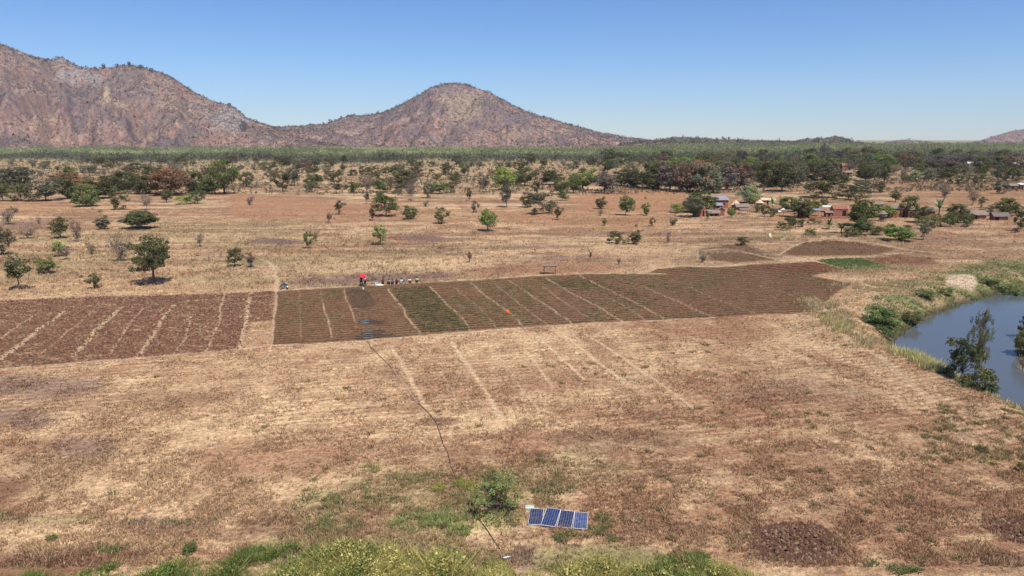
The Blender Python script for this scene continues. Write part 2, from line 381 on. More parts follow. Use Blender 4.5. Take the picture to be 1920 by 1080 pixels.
    k = sstep(0, .6, d)
    fcol = C['field'] * (0.80 + .5 * rw * (.3 + n4))[:, None] * (1 + .35 * (rw[:, None] - .5)) * 1.12
    fcol = mixc(fcol, C['orange'] * .62, sstep(.45, .7, n2) * sstep(.4, .9, rw) * .7)
    fcol = mixc(fcol, C['dgreen'], (1 - sstep(.1, .5, rw)) * sstep(.40, .62, fbm(X, Y, 9, 3, 300)) * .6)
    mm = (k > 0)
    keep = np.abs(col - C['field']).sum(1) < 0.015           # only where no painted block sits
    kk = k * keep
    col = mixc(col, fcol, kk)
    blk = k * (1 - keep); col = col * (1 - blk[:, None] * .25 * rw[:, None] * 0) * (1 + blk[:, None] * (rw[:, None] - .5) * .5)
    d2 = np.full(X.shape, -9.0); m = np.nonzero((Y > 60) & (Y < 160) & (X < 5) & (X > -160))[0]
    d2[m] = sdist(X[m], Y[m], LEFTF); k2 = sstep(0, .6, d2)
    strw = sstep(.54, .72, fbm(X * .5, Y * 2.2, .8, 4, 320, .65)) * sstep(.36, .6, fbm(X, Y, 12, 3, 330) + .12 * sstep(118, 90, Y))
    col = mixc(col, C['straw'] * .9, k2 * strw * .5)
    col = mixc(col, C['brown'] * .62, k2 * sstep(.5, .7, n3) * .6); col = mixc(col, C['straw'] * .9, k2 * sstep(.6, .8, n5) * .22 * (1 - sstep(112, 118, Y + (n2 - .5) * 6))); col = mixc(col, C['fred'] * .85, k2 * sstep(113, 119, Y + (n2 - .5) * 6) * .6)
    # stripes
    for P, wd, c, st in STR:
        pad = wd * 2 + 1
        m = np.nonzero((X > P[:,0].min()-pad) & (X < P[:,0].max()+pad) & (Y > P[:,1].min()-pad) & (Y < P[:,1].max()+pad))[0]
        if len(m) == 0: continue
        d = seg_dist(X[m] + wx[m] * .9, Y[m] + wy[m] * .9, P)
        k = (1 - sstep(wd * .35, wd * 1.3, d + (n3[m] - .5) * wd * 2.0 + (n5[m] - .5) * wd * 1.2)) * st * np.clip(.4 + 1.2 * n2[m], 0, 1)
        col[m] = mixc(col[m], c * (0.85 + .3 * n3[m])[:, None], np.clip(k, 0, 1))
    # river banks
    sd = river_sd(X, Y)
    farbank = Y > 83
    k = sstep(-22, -9, sd) * (sd < 1) * farbank * (1 - sstep(-.6, .3, dmain + (n3 - .5) * 1.2))
    col = mixc(col, C['straw'] * .95, k * .55 * (.4 + n4)); 
    col = mixc(col, C['orange'], k * .6 * sstep(.5, .62, fbm(X, Y, 4, 4, 371, .6)))
    g = greenbank(X, Y)
    col = mixc(col, C['olive'], g * .5); col = mixc(col, C['green'], g * .75 * sstep(.38, .55, n4))
    g2 = sstep(-5.5, -2, sd + 3 * (n2 - .5)) * (~farbank)
    col = mixc(col, C['olive'], g2 * .8)
    ds = sand_d(X, Y)
    col = mixc(col, C['sand'], 1 - sstep(.8, 1.02, ds))
    k = sstep(-1.6, -.2, sd)
    col = mixc(col, (0.10, 0.075, 0.05), k)
    stub = sstep(97, 92, Y) * sstep(50, 62, Y) * sstep(.35, .55, fbm(X, Y, 15, 3, 391))
    col = col * (1 + .16 * stub * np.sin(u / 1.05 * 2 * math.pi + 1.5 * n2))[:, None]
    col *= (0.80 + .40 * n3 + .22 * (n5 - .5) * (Y < 120))[:, None]
    return np.clip(col, .01, .9)

# ground grid: finer near the viewer, coarser with distance
def make_ground():
    ys_px = np.concatenate([np.arange(1085, 330, -1.5), np.arange(330, 275, -1.0), np.arange(275, 264.2, -.7)])
    Yr = np.array([G(960, p)[1] for p in ys_px])
    near = np.array([-120, -60, -20, 0, 10, 18, 24, 29, 33, 36]); near = near[near < Yr[0] - .5]
    far = np.array([14000., 24000.])
    Yr = np.concatenate([near, Yr, far])
    t = np.arange(-.80, .8001, 1.5 / F)
    side = .8 + np.cumsum(np.linspace(.004, .28, 22))
    t = np.concatenate([-side[::-1], t, side])
    YY, TT = np.meshgrid(Yr, t, indexing='ij')
    XX = TT * np.maximum(YY * cp + CAMH * sp_, 38)
    X = XX.ravel(); Y = YY.ravel()
    Z = height(X, Y); Z[Y < 36] = height(X[Y < 36], Y[Y < 36], False)
    nr, nc = YY.shape
    idx = np.arange(nr * nc).reshape(nr, nc)
    q = np.stack([idx[:-1, :-1], idx[:-1, 1:], idx[1:, 1:], idx[1:, :-1]], -1).reshape(-1)
    me = raw_mesh("ground", np.stack([X, Y, Z], 1), q, 4, ground_color(X, Y), smooth=True)
    m = N("dry_plain")
    at = m.n("ShaderNodeAttribute", attribute_name="tint"); geo = m.n("ShaderNodeNewGeometry")
    pos = geo.outputs["Position"]
    f1 = noise_fac(m, 2.6, 5, .7, pos); f2 = noise_fac(m, 9.0, 3, .7, pos)
    mp = m.n("ShaderNodeMapping"); mp.inputs["Scale"].default_value = (.5, 1.6, 1); m.l(pos, mp.inputs[0])
    f3 = noise_fac(m, 1.1, 5, .75, mp.outputs[0])
    k1 = maprange(m, f1, .3, .7, .52, 1.48); k2 = maprange(m, f2, .3, .7, .62, 1.38); k3 = maprange(m, f3, .32, .68, .78, 1.22)
    c = vmul(m, vmul(m, vmul(m, at.outputs["Color"], k1), k2), k3)
    # dark specks of litter and small plants
    vo = m.n("ShaderNodeTexVoronoi"); vo.inputs["Scale"].default_value = 1.5; m.l(pos, vo.inputs["Vector"])
    sp = maprange(m, vo.outputs["Distance"], .08, .2, .5, 1.0); c = vmul(m, c, sp)
    d = m.n("ShaderNodeBsdfDiffuse"); d.inputs["Roughness"].default_value = .8; m.l(c, d.inputs[0])
    b = m.n("ShaderNodeBump"); b.inputs["Strength"].default_value = .8; b.inputs["Distance"].default_value = .28
    ad = m.n("ShaderNodeMath", operation='ADD'); m.l(f1, ad.inputs[0]); m.l(f2, ad.inputs[1])
    m.l(ad.outputs[0], b.inputs["Height"]); m.l(b.outputs[0], d.inputs["Normal"]); m.l(d.outputs[0], m.out.inputs[0])
    o = link("ground", me, None, m.m); tag(o, kind="structure")
make_ground()

# water
def make_water():
    P = RIVER
    x0, x1, y0, y1 = P[:,0].min()-4, P[:,0].max()+4, P[:,1].min()-4, P[:,1].max()+4
    me = raw_mesh("river", np.array([(x0,y0,WATER_Z),(x1,y0,WATER_Z),(x1,y1,WATER_Z),(x0,y1,WATER_Z)]), np.array([0,1,2,3]), 4)
    m = N("river_water"); p = m.n("ShaderNodeBsdfPrincipled")
    p.inputs["Base Color"].default_value = (.085,.092,.095,1); p.inputs["Roughness"].default_value = .06; p.inputs["IOR"].default_value = 1.33
    geo = m.n("ShaderNodeNewGeometry"); f = noise_fac(m, 1.6, 3, .6, geo.outputs["Position"]); f2 = noise_fac(m, .12, 3, .5, geo.outputs["Position"])
    b = m.n("ShaderNodeBump"); b.inputs["Strength"].default_value = .12; b.inputs["Distance"].default_value = .1
    m.l(f, b.inputs["Height"]); m.l(b.outputs[0], p.inputs["Normal"])
    m.l(maprange(m, f2, .35, .65, .03, .16), p.inputs["Roughness"]); m.l(p.outputs[0], m.out.inputs[0])
    tag(link("river", me, None, m.m), kind="structure")
make_water()

# ------------------------------------------------------------------ hills
HILLS = []
def make_hill(name, sky_px, D, front, back, seed, rock_spots=(), base_z=-3, cols=520, rows=150, amp=1.0, crest_amp=90, greenness=0.0):
    px = np.array([a for a, b in sky_px], float); py = np.array([b for a, b in sky_px], float)
    xs = np.linspace(px[0], px[-1], cols); sk = np.interp(xs, px, py)
    sk = sk + (fbm(xs, xs * 0, 22, 4, seed) - .5) * 5.5 * np.clip((270 - sk) / 40, .15, 1)
    tx = (xs - CX) / F
    v = (CY - sk) / F; dy = cp + v * sp_; dz = -sp_ + v * cp
    Dc = D + crest_amp * (fbm(xs, xs * 0, 140, 3, seed + 5) - .5) * 2
    tt = tx / dy                       # x per unit y at the crest
    Hc = CAMH + Dc * dz / dy           # crest height
    Hc = np.maximum(Hc, base_z + .5)
    s = np.concatenate([np.linspace(-1, 0, int(rows * .72)), np.linspace(0, 1, rows - int(rows * .72) + 1)[1:]])
    Sg, Tg = np.meshgrid(s, tt, indexing='ij'); Hg = np.broadcast_to(Hc, Sg.shape); Dg = np.broadcast_to(Dc, Sg.shape)
    width = np.where(Sg < 0, front * (.72 + .6 * fbm(xs, xs * 0, 60, 4, seed + 41))[None, :], back)
    Y = Dg + Sg * width
    X = Tg * Y * 1.0
    a = 1 - np.abs(Sg)
    # spurs and gullies running down the face
    q = X / 60 + 1.4 * fbm(X, Y, 180, 3, seed + 9)
    rid = 1 - np.abs(2 * fbm(X, Y * .35, 150, 4, seed + 11, .55) - 1) * 2.2
    shape = a ** (1.25 + .35 * (fbm(X, Y, 260, 2, seed + 13) - .5))
    env = np.minimum(a * 3, 1) * np.clip(1 - a, 0, .55) * 2
    Z = base_z + (Hg - base_z) * shape
    Z = Z + (Hg - base_z) * env * (rid - .45) * .26 * amp + (fbm(X, Y, 34, 5, seed + 17, .6) - .5) * 20 * env * amp + (fbm(X, Y, 12, 3, seed + 18, .6) - .5) * 8 * np.minimum(a * 5, 1) * env
    nr, nc = Sg.shape; idx = np.arange(nr * nc).reshape(nr, nc)
    quad = np.stack([idx[:-1, :-1], idx[:-1, 1:], idx[1:, 1:], idx[1:, :-1]], -1).reshape(-1)
    Xf, Yf, Zf = X.ravel(), Y.ravel(), Z.ravel()
    n1 = fbm(Xf, Yf, 150, 4, seed + 20); n2 = fbm(Xf + Zf, Yf, 26, 4, seed + 21, .6); n3 = fbm(Xf, Yf + Zf, 9, 3, seed + 22, .65)
    hh = np.clip((Zf - base_z) / max(60, (Hc.max() - base_z)), 0, 1)
    col = np.tile(np.array([.28, .168, .13]), (len(Xf), 1))
    col = mixc(col, (.175, .125, .108), sstep(.42, .62, n1) * .9)
    col = mixc(col, (.36, .25, .16), sstep(.56, .70, n2) * .7)
    col = mixc(col, (.33, .205, .155), sstep(.5, .64, fbm(Xf, Yf, 110, 4, seed + 33)) * (1 - hh) * .6)
    col = mixc(col, (.14, .105, .11), sstep(.52, .62, fbm(Xf + 50, Yf, 70, 4, seed + 34)) * .7)
    col = mixc(col, (.12, .095, .08), sstep(.52, .7, n3) * .75)
    col = mixc(col, (.27, .215, .19), sstep(.64, .72, fbm(Xf, Zf * 1.5, 15, 4, seed + 25, .6)) * (hh ** .5) * .9)
    col = mixc(col, (.11, .12, .06), sstep(.5, .66, n2) * greenness)
    if greenness: col = mixc(col, (.10, .105, .058), np.full(len(Xf), greenness * .7))
    for (rx, ry, rw, rh, c, st) in rock_spots:
        # spot given by where it lies on the slope (azimuth and height up the slope)
        dxx = (Xf / Yf * F / 1.0 * (dy.mean()) + CX) - rx
        zt = CAMH + Yf * ((-sp_ + (CY - ry) / F * cp) / (cp + (CY - ry) / F * sp_))
        dzz = (Zf - zt) / (Yf / F)
        dd = np.hypot(dxx / rw, dzz / rh) + (n2 - .5) * 1.6
        col = mixc(col, c, (1 - sstep(.6, 1.1, dd)) * st * (Sg.ravel() <= .02))
    col *= (.72 + .56 * n3)[:, None]
    me = raw_mesh(name, np.stack([Xf, Yf, Zf], 1), quad, 4, col, smooth=True)
    o = link(name, me, None, M_HILL); tag(o, kind="structure")
    HILLS.append(dict(X=X, Y=Y, Z=Z, nc=nc, nr=nr, crest=int(rows * .72) - 1, H=Hc, o=o))
def hill_mat():
    m = N("hill_slope"); at = m.n("ShaderNodeAttribute", attribute_name="tint"); geo = m.n("ShaderNodeNewGeometry")
    f = noise_fac(m, .30, 6, .8, geo.outputs["Position"]); f2 = noise_fac(m, .05, 4, .6, geo.outputs["Position"])
    c = vmul(m, vmul(m, at.outputs["Color"], maprange(m, f, .35, .65, .62, 1.38)), maprange(m, f2, .35, .65, .8, 1.2))
    d = m.n("ShaderNodeBsdfDiffuse"); m.l(c, d.inputs[0])
    b = m.n("ShaderNodeBump"); b.inputs["Strength"].default_value = .7; b.inputs["Distance"].default_value = 4
    m.l(f, b.inputs["Height"]); m.l(b.outputs[0], d.inputs["Normal"]); m.l(d.outputs[0], m.out.inputs[0]); return m.m
M_HILL = hill_mat()
GREY = (.27, .235, .215)
make_hill("hill", [(-420,120),(-300,70),(-200,40),(-100,52),(0,80),(30,93),(60,105),(95,112),(115,108),(150,126),(180,129),(215,125),(240,121),(270,126),(300,134),(325,146),(345,160),(370,176),(400,190),(430,196),(445,204),(462,219),(490,231),(520,243),(550,255),(590,266),(640,272)],
          2400, 520, 600, 400, rock_spots=[(425,222,42,26,GREY,.9),(370,200,25,18,(.30,.22,.17),.7),(135,140,34,16,GREY,.7),(175,150,20,10,GREY,.7),(450,236,9,9,(.05,.04,.04),.9),(195,180,7,22,(.42,.31,.18),.8),(115,112,16,6,(.33,.27,.23),.8),(270,180,60,40,(.2,.14,.12),.3)])  # near-black spot by the cliff: shade of a notch painted into the slope
make_hill("hill", [(380,271),(440,262),(480,240),(520,238),(560,237),(612,232),(640,219),(700,214),(740,201),(770,186),(800,168),(830,156.5),(850,154.5),(880,159),(910,171),(950,191),(990,210),(1030,222),(1080,238),(1120,247),(1170,257),(1220,264),(1300,270)],
          3000, 780, 900, 430, rock_spots=[(865,200,45,28,(.34,.25,.16),.6),(835,172,25,9,(.24,.19,.16),.6),(1000,250,60,9,(.33,.23,.15),.5)])
make_hill("hill", [(1790,274),(1835,265),(1870,253),(1900,246),(1925,243),(1980,236),(2060,240),(2200,268)], 4200, 900, 900, 460, cols=200, rows=70)
make_hill("hill", [(1160,270),(1200,266),(1235,262),(1262,257),(1300,258),(1340,261),(1400,263),(1450,265),(1490,265),(1515,260),(1545,260),(1566,255),(1585,260),(1605,267),(1640,272)], 2100, 500, 500, 490, cols=300, rows=60, amp=.6, crest_amp=30, greenness=.55)
make_hill("hill", [(1620,272),(1655,269),(1680,262.5),(1700,261.5),(1725,264.5),(1755,268),(1850,268),(1990,265),(2200,268)], 2800, 500, 500, 520, cols=300, rows=50, amp=.6, crest_amp=30, greenness=.25)

# ------------------------------------------------------------------ clump makers
def clump_tris(Cn, size, n, squash=1.0, jitter=.5, rs=rng):
    """n small triangles round each centre. Cn (m,3), size (m,) radius"""
    m = len(Cn); size = np.broadcast_to(size, (m,))
    d = rs.normal(size=(m, n, 3)); d /= np.linalg.norm(d, axis=2, keepdims=True) + 1e-9
    r = (.55 + .45 * rs.random((m, n, 1))) * size[:, None, None]
    c = d * r; c[..., 2] *= squash; c += Cn[:, None, :]
    a = rs.normal(size=(m, n, 3, 3)) * (size[:, None, None, None] * jitter)
    return (c[:, :, None, :] + a).reshape(-1, 3)

def blades(P, h, wd, lean, n, col, colvar=.25, name="grass", spread=.12, tipcol=None):
    """grass tufts. P (m,3), h (m,), n blades per tuft, col (m,3)"""
    m = len(P); h = np.broadcast_to(h, (m,)); wd = np.broadcast_to(wd, (m,))
    ang = rng.random((m, n)) * 2 * math.pi
    base = P[:, None, :] + np.stack([np.cos(ang), np.sin(ang), np.zeros_like(ang)], -1) * (rng.random((m, n, 1)) * spread * (.5 + h[:, None, None]))
    hh = h[:, None] * (.6 + .6 * rng.random((m, n)))
    ln = lean * hh * (.3 + rng.random((m, n)))
    tip = base + np.stack([np.cos(ang) * ln, np.sin(ang) * ln, hh], -1)
    a2 = rng.random((m, n)) * math.pi
    side = np.stack([np.cos(a2), np.sin(a2), np.zeros_like(a2)], -1) * wd[:, None, None]
    base[..., 2] -= .03
    V = np.stack([base - side, base + side, tip], 2).reshape(-1, 3)
    cc = np.broadcast_to(np.asarray(col)[:, None, None, :], (m, n, 3, 3)) * (1 - colvar + 2 * colvar * rng.random((m, n, 1, 1)))
    cc = cc.copy()
    if tipcol is not None: cc[:, :, 2, :] = np.asarray(tipcol) * (.8 + .4 * rng.random((m, n, 1)))
    return V, cc.reshape(-1, 3)
def stuff(name, V, colr, label, cat, mat=None):
    me = raw_mesh(name, V, np.arange(len(V)), 3, colr)
    o = link(name, me, None, mat or M_GRASS); tag(o, label, cat, None, "stuff"); return o
def scatter_px(n, poly):          # random points on the ground whose area is given by corner pixels, denser where nearer
    P = GP(poly); pts = []
    px = np.array(poly, float); x0, x1, y0, y1 = px[:,0].min(), px[:,0].max(), px[:,1].min(), px[:,1].max()
    xs = rng.uniform(P[:,0].min(), P[:,0].max(), n * 4); ys = rng.uniform(P[:,1].min(), P[:,1].max(), n * 4)
    m = inside(xs, ys, P); return xs[m][:n], ys[m][:n]

# ------------------------------------------------------------------ hill scrub
def hill_scrub():
    Cs, Sz, Cl = [], [], []
    for hi, H in enumerate(HILLS):
        n = [34000, 30000, 3000, 8000, 3000][hi]
        r = rng.integers(0, H['nr'] - 1, n) ; r = np.minimum(r, H['crest'] + 3); c = rng.integers(0, H['nc'] - 1, n)
        # extra along the crest
        nn = n // 40; rc = np.full(nn, H['crest']) - rng.integers(0, 5, nn); c2 = rng.integers(0, H['nc'] - 1, nn)
        isc = np.concatenate([np.zeros(n, bool), np.ones(len(rc), bool)])
        r = np.concatenate([r, rc]); c = np.concatenate([c, c2])
        f = rng.random(len(r)); g = rng.random(len(r))
        A = np.stack([H['X'], H['Y'], H['Z']], -1)
        p = A[r, c] * ((1-f)*(1-g))[:, None] + A[r + 1, c] * (f*(1-g))[:, None] + A[r, c + 1] * ((1-f)*g)[:, None] + A[r + 1, c + 1] * (f*g)[:, None]
        s = np.where(isc, rng.uniform(1.6, 5.2, len(r)), rng.uniform(1.2, 3.4, len(r))) * (1.25 if hi == 1 else 1.0) * (1.4 if hi == 2 else 1)
        big = (rng.random(len(r)) < .03); s = np.where(big, s * 1.9, s); hgt = p[:, 2]; s = np.where(isc & (hgt < 60) & (hi < 2), s * .45, s)
        p[:, 2] += s * .5
        k = rng.random(len(r))[:, None]
        col = np.where(k < .5, np.array([.20, .135, .115]), np.where(k < .72, np.array([.13, .09, .085]), np.where(k < .85, np.array([.05, .055, .035]), np.array([.42, .31, .22]))))
        col = np.where(isc[:, None], np.where(k < .6, np.array([.055, .056, .036]), np.array([.12, .09, .075])), col)
        if hi >= 3: col = np.where(k < .7, np.array([.075, .082, .042]), np.array([.14, .12, .085]))
        Cs.append(p); Sz.append(s); Cl.append(col)
    P = np.concatenate(Cs); s = np.concatenate(Sz); c = np.concatenate(Cl)
    n = 7; V = clump_tris(P, s * .75, n, .85, .45)
    cc = np.repeat(c, n * 3, 0) * np.repeat(rng.uniform(.7, 1.35, len(P) * n), 3)[:, None]
    stuff("scrub", V, cc, "leafless mauve scrub and dark bushes covering the rocky hills", "scrub")
hill_scrub()
# crest trees on the left hill that stand out against the sky come with the tree list below

# ------------------------------------------------------------------ far plantation and woods
def plantation():
    n = 52000
    Y = 900 + (2050 - 900) * rng.random(n) ** 1.25; t = rng.uniform(-.82, .82, n); X = t * Y
    edge = 820 + 90 * (fbm(X, Y * 0, 120, 3, 600) - .5) * 2 - 90 * sstep(.1, .5, t)
    edge = edge + 130 * (fbm(X, Y * 0, 45, 3, 601) - .5) * 2; Y = Y - 900 + edge; X = t * Y
    Z = height(X, Y, False)
    h = rng.uniform(5.0, 10.5, n) * (.45 + 1.05 * fbm(X, Y, 45, 4, 610, .6))
    right = sstep(.12, .34, t)
    pale = sstep(.38, .62, fbm(X * .35, Y, 70, 4, 620)) * (1 - right * .6) * sstep(880, 1100, Y)
    h *= 1 - .25 * pale
    col = np.tile(np.array([.20, .225, .10]), (n, 1))
    col = mixc(col, (.46, .48, .22), pale)
    col = mixc(col, (.16, .145, .105), sstep(.45, .65, fbm(X, Y, 45, 3, 630)) * (.3 + .3 * right))
    edge_k = 1 - sstep(edge + 30, edge + 170, Y)
    col = mixc(col, (.13, .125, .095), edge_k * .75)
    # crown: 3 stacked puffs of triangles
    k = 4
    cz = np.linspace(.38, .92, k)
    Pc = np.stack([np.repeat(X, k) + rng.normal(size=n * k) * .6, np.repeat(Y, k) + rng.normal(size=n * k) * .6, np.repeat(Z, k) + np.repeat(h, k) * np.tile(cz, n)], 1)
    sz = np.repeat(h, k) * np.tile(np.array([.17, .21, .18, .11]), n)
    V = clump_tris(Pc, sz, 4, .9, .42)
    cc = np.repeat(np.repeat(col, k, 0), 12, 0) * np.repeat(rng.uniform(.7, 1.35, n * k * 4), 3)[:, None]
    # stems
    ne = edge_k > .1; ne = np.nonzero(ne | (rng.random(n) < .15))[0]
    b = np.stack([X[ne], Y[ne], Z[ne]], 1); sx = np.array([.16, 0, 0]); top = b + np.stack([rng.normal(size=len(ne)) * .3, 0 * ne, h[ne] * .7], 1)
    Vs = np.stack([b - sx, b + sx, top], 1).reshape(-1, 3); cs = np.repeat(np.tile(np.array([.30, .25, .20]), (len(ne), 1)) * rng.uniform(.5, 1.2, (len(ne), 1)), 3, 0)
    stuff("plantation", np.concatenate([V, Vs]), np.concatenate([cc, cs]), "pale green wood of slender trees stretching below the hills", "wood")
plantation()
def bushland():
    # undergrowth: low bushes too small and too many to count, between the tree belts and the plantation
    n = 19000
    Y = 1 / rng.uniform(1 / 900., 1 / 330., n); t = rng.uniform(-.8, .8, n); X = t * Y
    dens = .18 + .9 * sstep(.5, .66, fbm(X, Y * .6, 45, 3, 640)) + .9 * sstep(420, 800, Y) * sstep(.45, .6, fbm(X * .4, Y, 60, 3, 645)) + .55 * sstep(.12, .2, t) * sstep(380, 470, Y)
    m = rng.random(n) < np.clip(dens + .12, 0, 1) * .95; X, Y, t = X[m], Y[m], t[m]; n = len(X)
    s = rng.uniform(.3, 1.35, n) * (1 + .6 * sstep(400, 800, Y))
    P = np.stack([X, Y, height(X, Y, False) + s * .6], 1)
    k = rng.random(n)[:, None]
    col = np.where(k < .45, np.array([.10, .11, .055]), np.where(k < .8, np.array([.16, .125, .085]), np.array([.23, .16, .12])))
    q = 16; V = clump_tris(P, s * .8, q, .8, .28); cc = np.repeat(col, q * 3, 0) * np.repeat(rng.uniform(.7, 1.35, n * q), 3)[:, None]
    stuff("undergrowth", V, cc, "low dry undergrowth scattered over the far plain", "undergrowth")
    n = 5200
    Y = 1 / rng.uniform(1 / 330., 1 / 128., n); t = rng.uniform(-.8, .8, n); X = t * Y
    m = (fbm(X * .7, Y, 22, 3, 655) > .44) & (river_sd(X, Y) < -25); m &= ~((Y < 165) & (sdist(X, Y, MAIN) > -2)); X, Y, t = X[m], Y[m], t[m]; n = len(X)
    s = rng.uniform(.12, .55, n) * np.where(rng.random(n) < .12, 1.9, 1)
    P = np.stack([X, Y, height(X, Y, False) + s * .55], 1); k = rng.random(n)[:, None]
    col = np.where(k < .4, np.array([.13, .125, .06]), np.where(k < .75, np.array([.17, .125, .08]), np.array([.24, .18, .12])))
    V2 = clump_tris(P, s * .8, 22, .9, .13); c2 = np.repeat(col, 66, 0) * np.repeat(rng.uniform(.7, 1.35, n * 22), 3)[:, None]
    stuff("saplings", V2, c2, "ankle to knee high dry saplings sprinkled over the middle plain", "saplings")
    # right side wood, in front of the plantation, reads as one mass
    n = 1500
    Y = rng.uniform(520, 900, n); t = rng.uniform(.13, .8, n); X = t * Y
    m = (fbm(X * .5, Y, 50, 3, 660) + .25 * sstep(560, 760, Y) > .535) & (Y > 520 + 260 * (1 - sstep(.13, .24, t))); X, Y, t = X[m], Y[m], t[m]; n = len(X)
    h = rng.uniform(5, 10, n); Z = height(X, Y, False); k = 7
    Pc = np.stack([np.repeat(X, k), np.repeat(Y, k), np.repeat(Z + h * .58, k)], 1) + rng.normal(size=(n * k, 3)) * np.repeat(h, k)[:, None] * np.array([.24, .24, .15])
    V = clump_tris(Pc, np.repeat(h, k) * .2, 14, .85, .3)
    r = rng.random(n)[:, None]
    col = np.where(r < .55, np.array([.105, .11, .06]), np.where(r < .8, np.array([.16, .13, .105]), np.array([.17, .20, .09])))
    cc = np.repeat(col, k * 42, 0) * np.repeat(rng.uniform(.65, 1.4, n * k * 14), 3)[:, None]
    stuff("far_wood", V, cc, "mixed dark wood far behind the village on the right", "wood")
bushland()

# ------------------------------------------------------------------ tree prototypes (unit height, unit width)
def tube(V, Fc, a, b, ra, rb, n=6):
    a = np.array(a, float); b = np.array(b, float); d = b - a; L = np.linalg.norm(d) + 1e-9; d /= L
    up = np.array([0, 0, 1.]) if abs(d[2]) < .9 else np.array([1., 0, 0]); u = np.cross(d, up); u /= np.linalg.norm(u); v = np.cross(d, u)
    i0 = len(V)
    for (p, r) in ((a, ra), (b, rb)):
        for k in range(n):
            t = 2 * math.pi * k / n; V.append(tuple(p + (u * math.cos(t) + v * math.sin(t)) * r))
    for k in range(n):
        k2 = (k + 1) % n; Fc.append((i0 + k, i0 + k2, i0 + n + k2, i0 + n + k))
def pmesh(name, V, Fc, mat=None, smooth=False):
    me = bpy.data.meshes.new(name); me.from_pydata(V, [], Fc); me.update()
    if smooth: me.polygons.foreach_set("use_smooth", np.ones(len(me.polygons), dtype=bool))
    if mat: me.materials.append(mat)
    return me
PROTO = {}
def proto(kind, var, shape, nclump, nleaf, leaf, clump_r, trunk_top, trunk_r, limbs, barkm, fill=.5, bottom=.3, lumps=.25, twig=0):
    rs = np.random.default_rng(abs(hash_str(kind)) + var * 97)
    V, Fc = [], []
    lean = rs.normal(size=2) * .03
    top = np.array([lean[0], lean[1], trunk_top])
    mid = np.array([lean[0] * .3 + rs.normal() * .012, rs.normal() * .012, trunk_top * .5])
    tube(V, Fc, (0, 0, -.03), mid, trunk_r * 1.25, trunk_r * .9, 8); tube(V, Fc, mid, top, trunk_r * .9, trunk_r * .7, 8)
    # clump centres in the crown
    cz = (1 + bottom) / 2; rz = (1 - bottom) / 2
    cen = []
    tries = 0
    lob = rs.normal(size=(6, 3)); lob /= np.linalg.norm(lob, axis=1)[:, None]; lamp = rs.uniform(-lumps, lumps, 6)
    while len(cen) < nclump and tries < 20000:
        tries += 1
        d = rs.normal(size=3); d /= np.linalg.norm(d)
        r = (fill + (1 - fill) * rs.random() ** .5)
        r *= 1 + (np.maximum(lob @ d, 0) ** 3 * lamp).sum()
        R_ = .5 - clump_r * .7
        x, y, z = d[0] * r * R_, d[1] * r * R_, d[2] * r * (rz - clump_r * .5)
        if shape == 'dome' and z < 0 and bottom > .15: z *= .75
        if shape == 'flat': z *= .6; 
        if shape == 'fan': 
            hh = (z + rz) / (2 * rz); x *= .35 + .75 * hh; y *= .35 + .75 * hh
        if shape == 'cone':
            hh = (z + rz) / (2 * rz); x *= 1.15 - .6 * hh; y *= 1.15 - .6 * hh
        c = np.array([x, y, cz + z])
        if any(np.linalg.norm(c - q) < clump_r * .62 for q in cen): continue
        cen.append(c)
    cen = np.array(cen)
    order = rs.permutation(len(cen))[:limbs]
    for i in order:
        c = cen[i]; st = mid + (top - mid) * rs.uniform(.1, 1)
        md = (st + c) / 2 + np.array([rs.normal() * .03, rs.normal() * .03, -.02 - rs.random() * .03])
        r0 = trunk_r * rs.uniform(.35, .6)
        tube(V, Fc, st, md, r0, r0 * .7, 5); tube(V, Fc, md, c, r0 * .7, r0 * .25, 5)
        for q in range(twig):
            e = c + rs.normal(size=3) * clump_r * 1.0; tube(V, Fc, md if q % 2 else c, e, r0 * .35, r0 * .1, 3)
    tm = pmesh(kind + "_trunk", V, Fc, barkm, True)
    # leaves
    if nleaf:
        m = len(cen); rad = clump_r * rs.uniform(.75, 1.25, m)
        d = rs.normal(size=(m, nleaf, 3)); d /= np.linalg.norm(d, axis=2, keepdims=True)
        rr = rad[:, None, None] * (.35 + .65 * rs.random((m, nleaf, 1)) ** .5)
        c = cen[:, None, :] + d * rr * np.array([1, 1, .72])
        # leaf quads facing roughly outwards
        nrm = d + rs.normal(size=d.shape) * .6 + np.array([0, 0, .4]); nrm /= np.linalg.norm(nrm, axis=2, keepdims=True)
        u = np.cross(nrm, rs.normal(size=d.shape)); u /= np.linalg.norm(u, axis=2, keepdims=True); v = np.cross(nrm, u)
        ls = leaf * rs.uniform(.6, 1.35, (m, nleaf, 1))
        q = np.stack([c - u * ls, c - v * ls * .55, c + u * ls, c + v * ls * .55], 2).reshape(-1, 3)
        tint = rs.uniform(.72, 1.3, (m, 1, 1)) * rs.uniform(.7, 1.35, (m, nleaf, 1))
        hue = rs.normal(size=(m, 1)) * .10
        t3 = np.concatenate([tint * (1 + hue[:, None, :]), tint, tint * (1 - hue[:, None, :] * .5)], 2)
        t3 = np.repeat(t3.reshape(-1, 3), 4, 0)
        cm = raw_mesh(kind + "_crown", q, np.arange(len(q)), 4, t3); cm.materials.append(M_LEAF)
    else: cm = None
    PROTO[(kind, var)] = (cm, tm)
def hash_str(s):
    h = 7
    for ch in s: h = (h * 31 + ord(ch)) % 100003
    return h
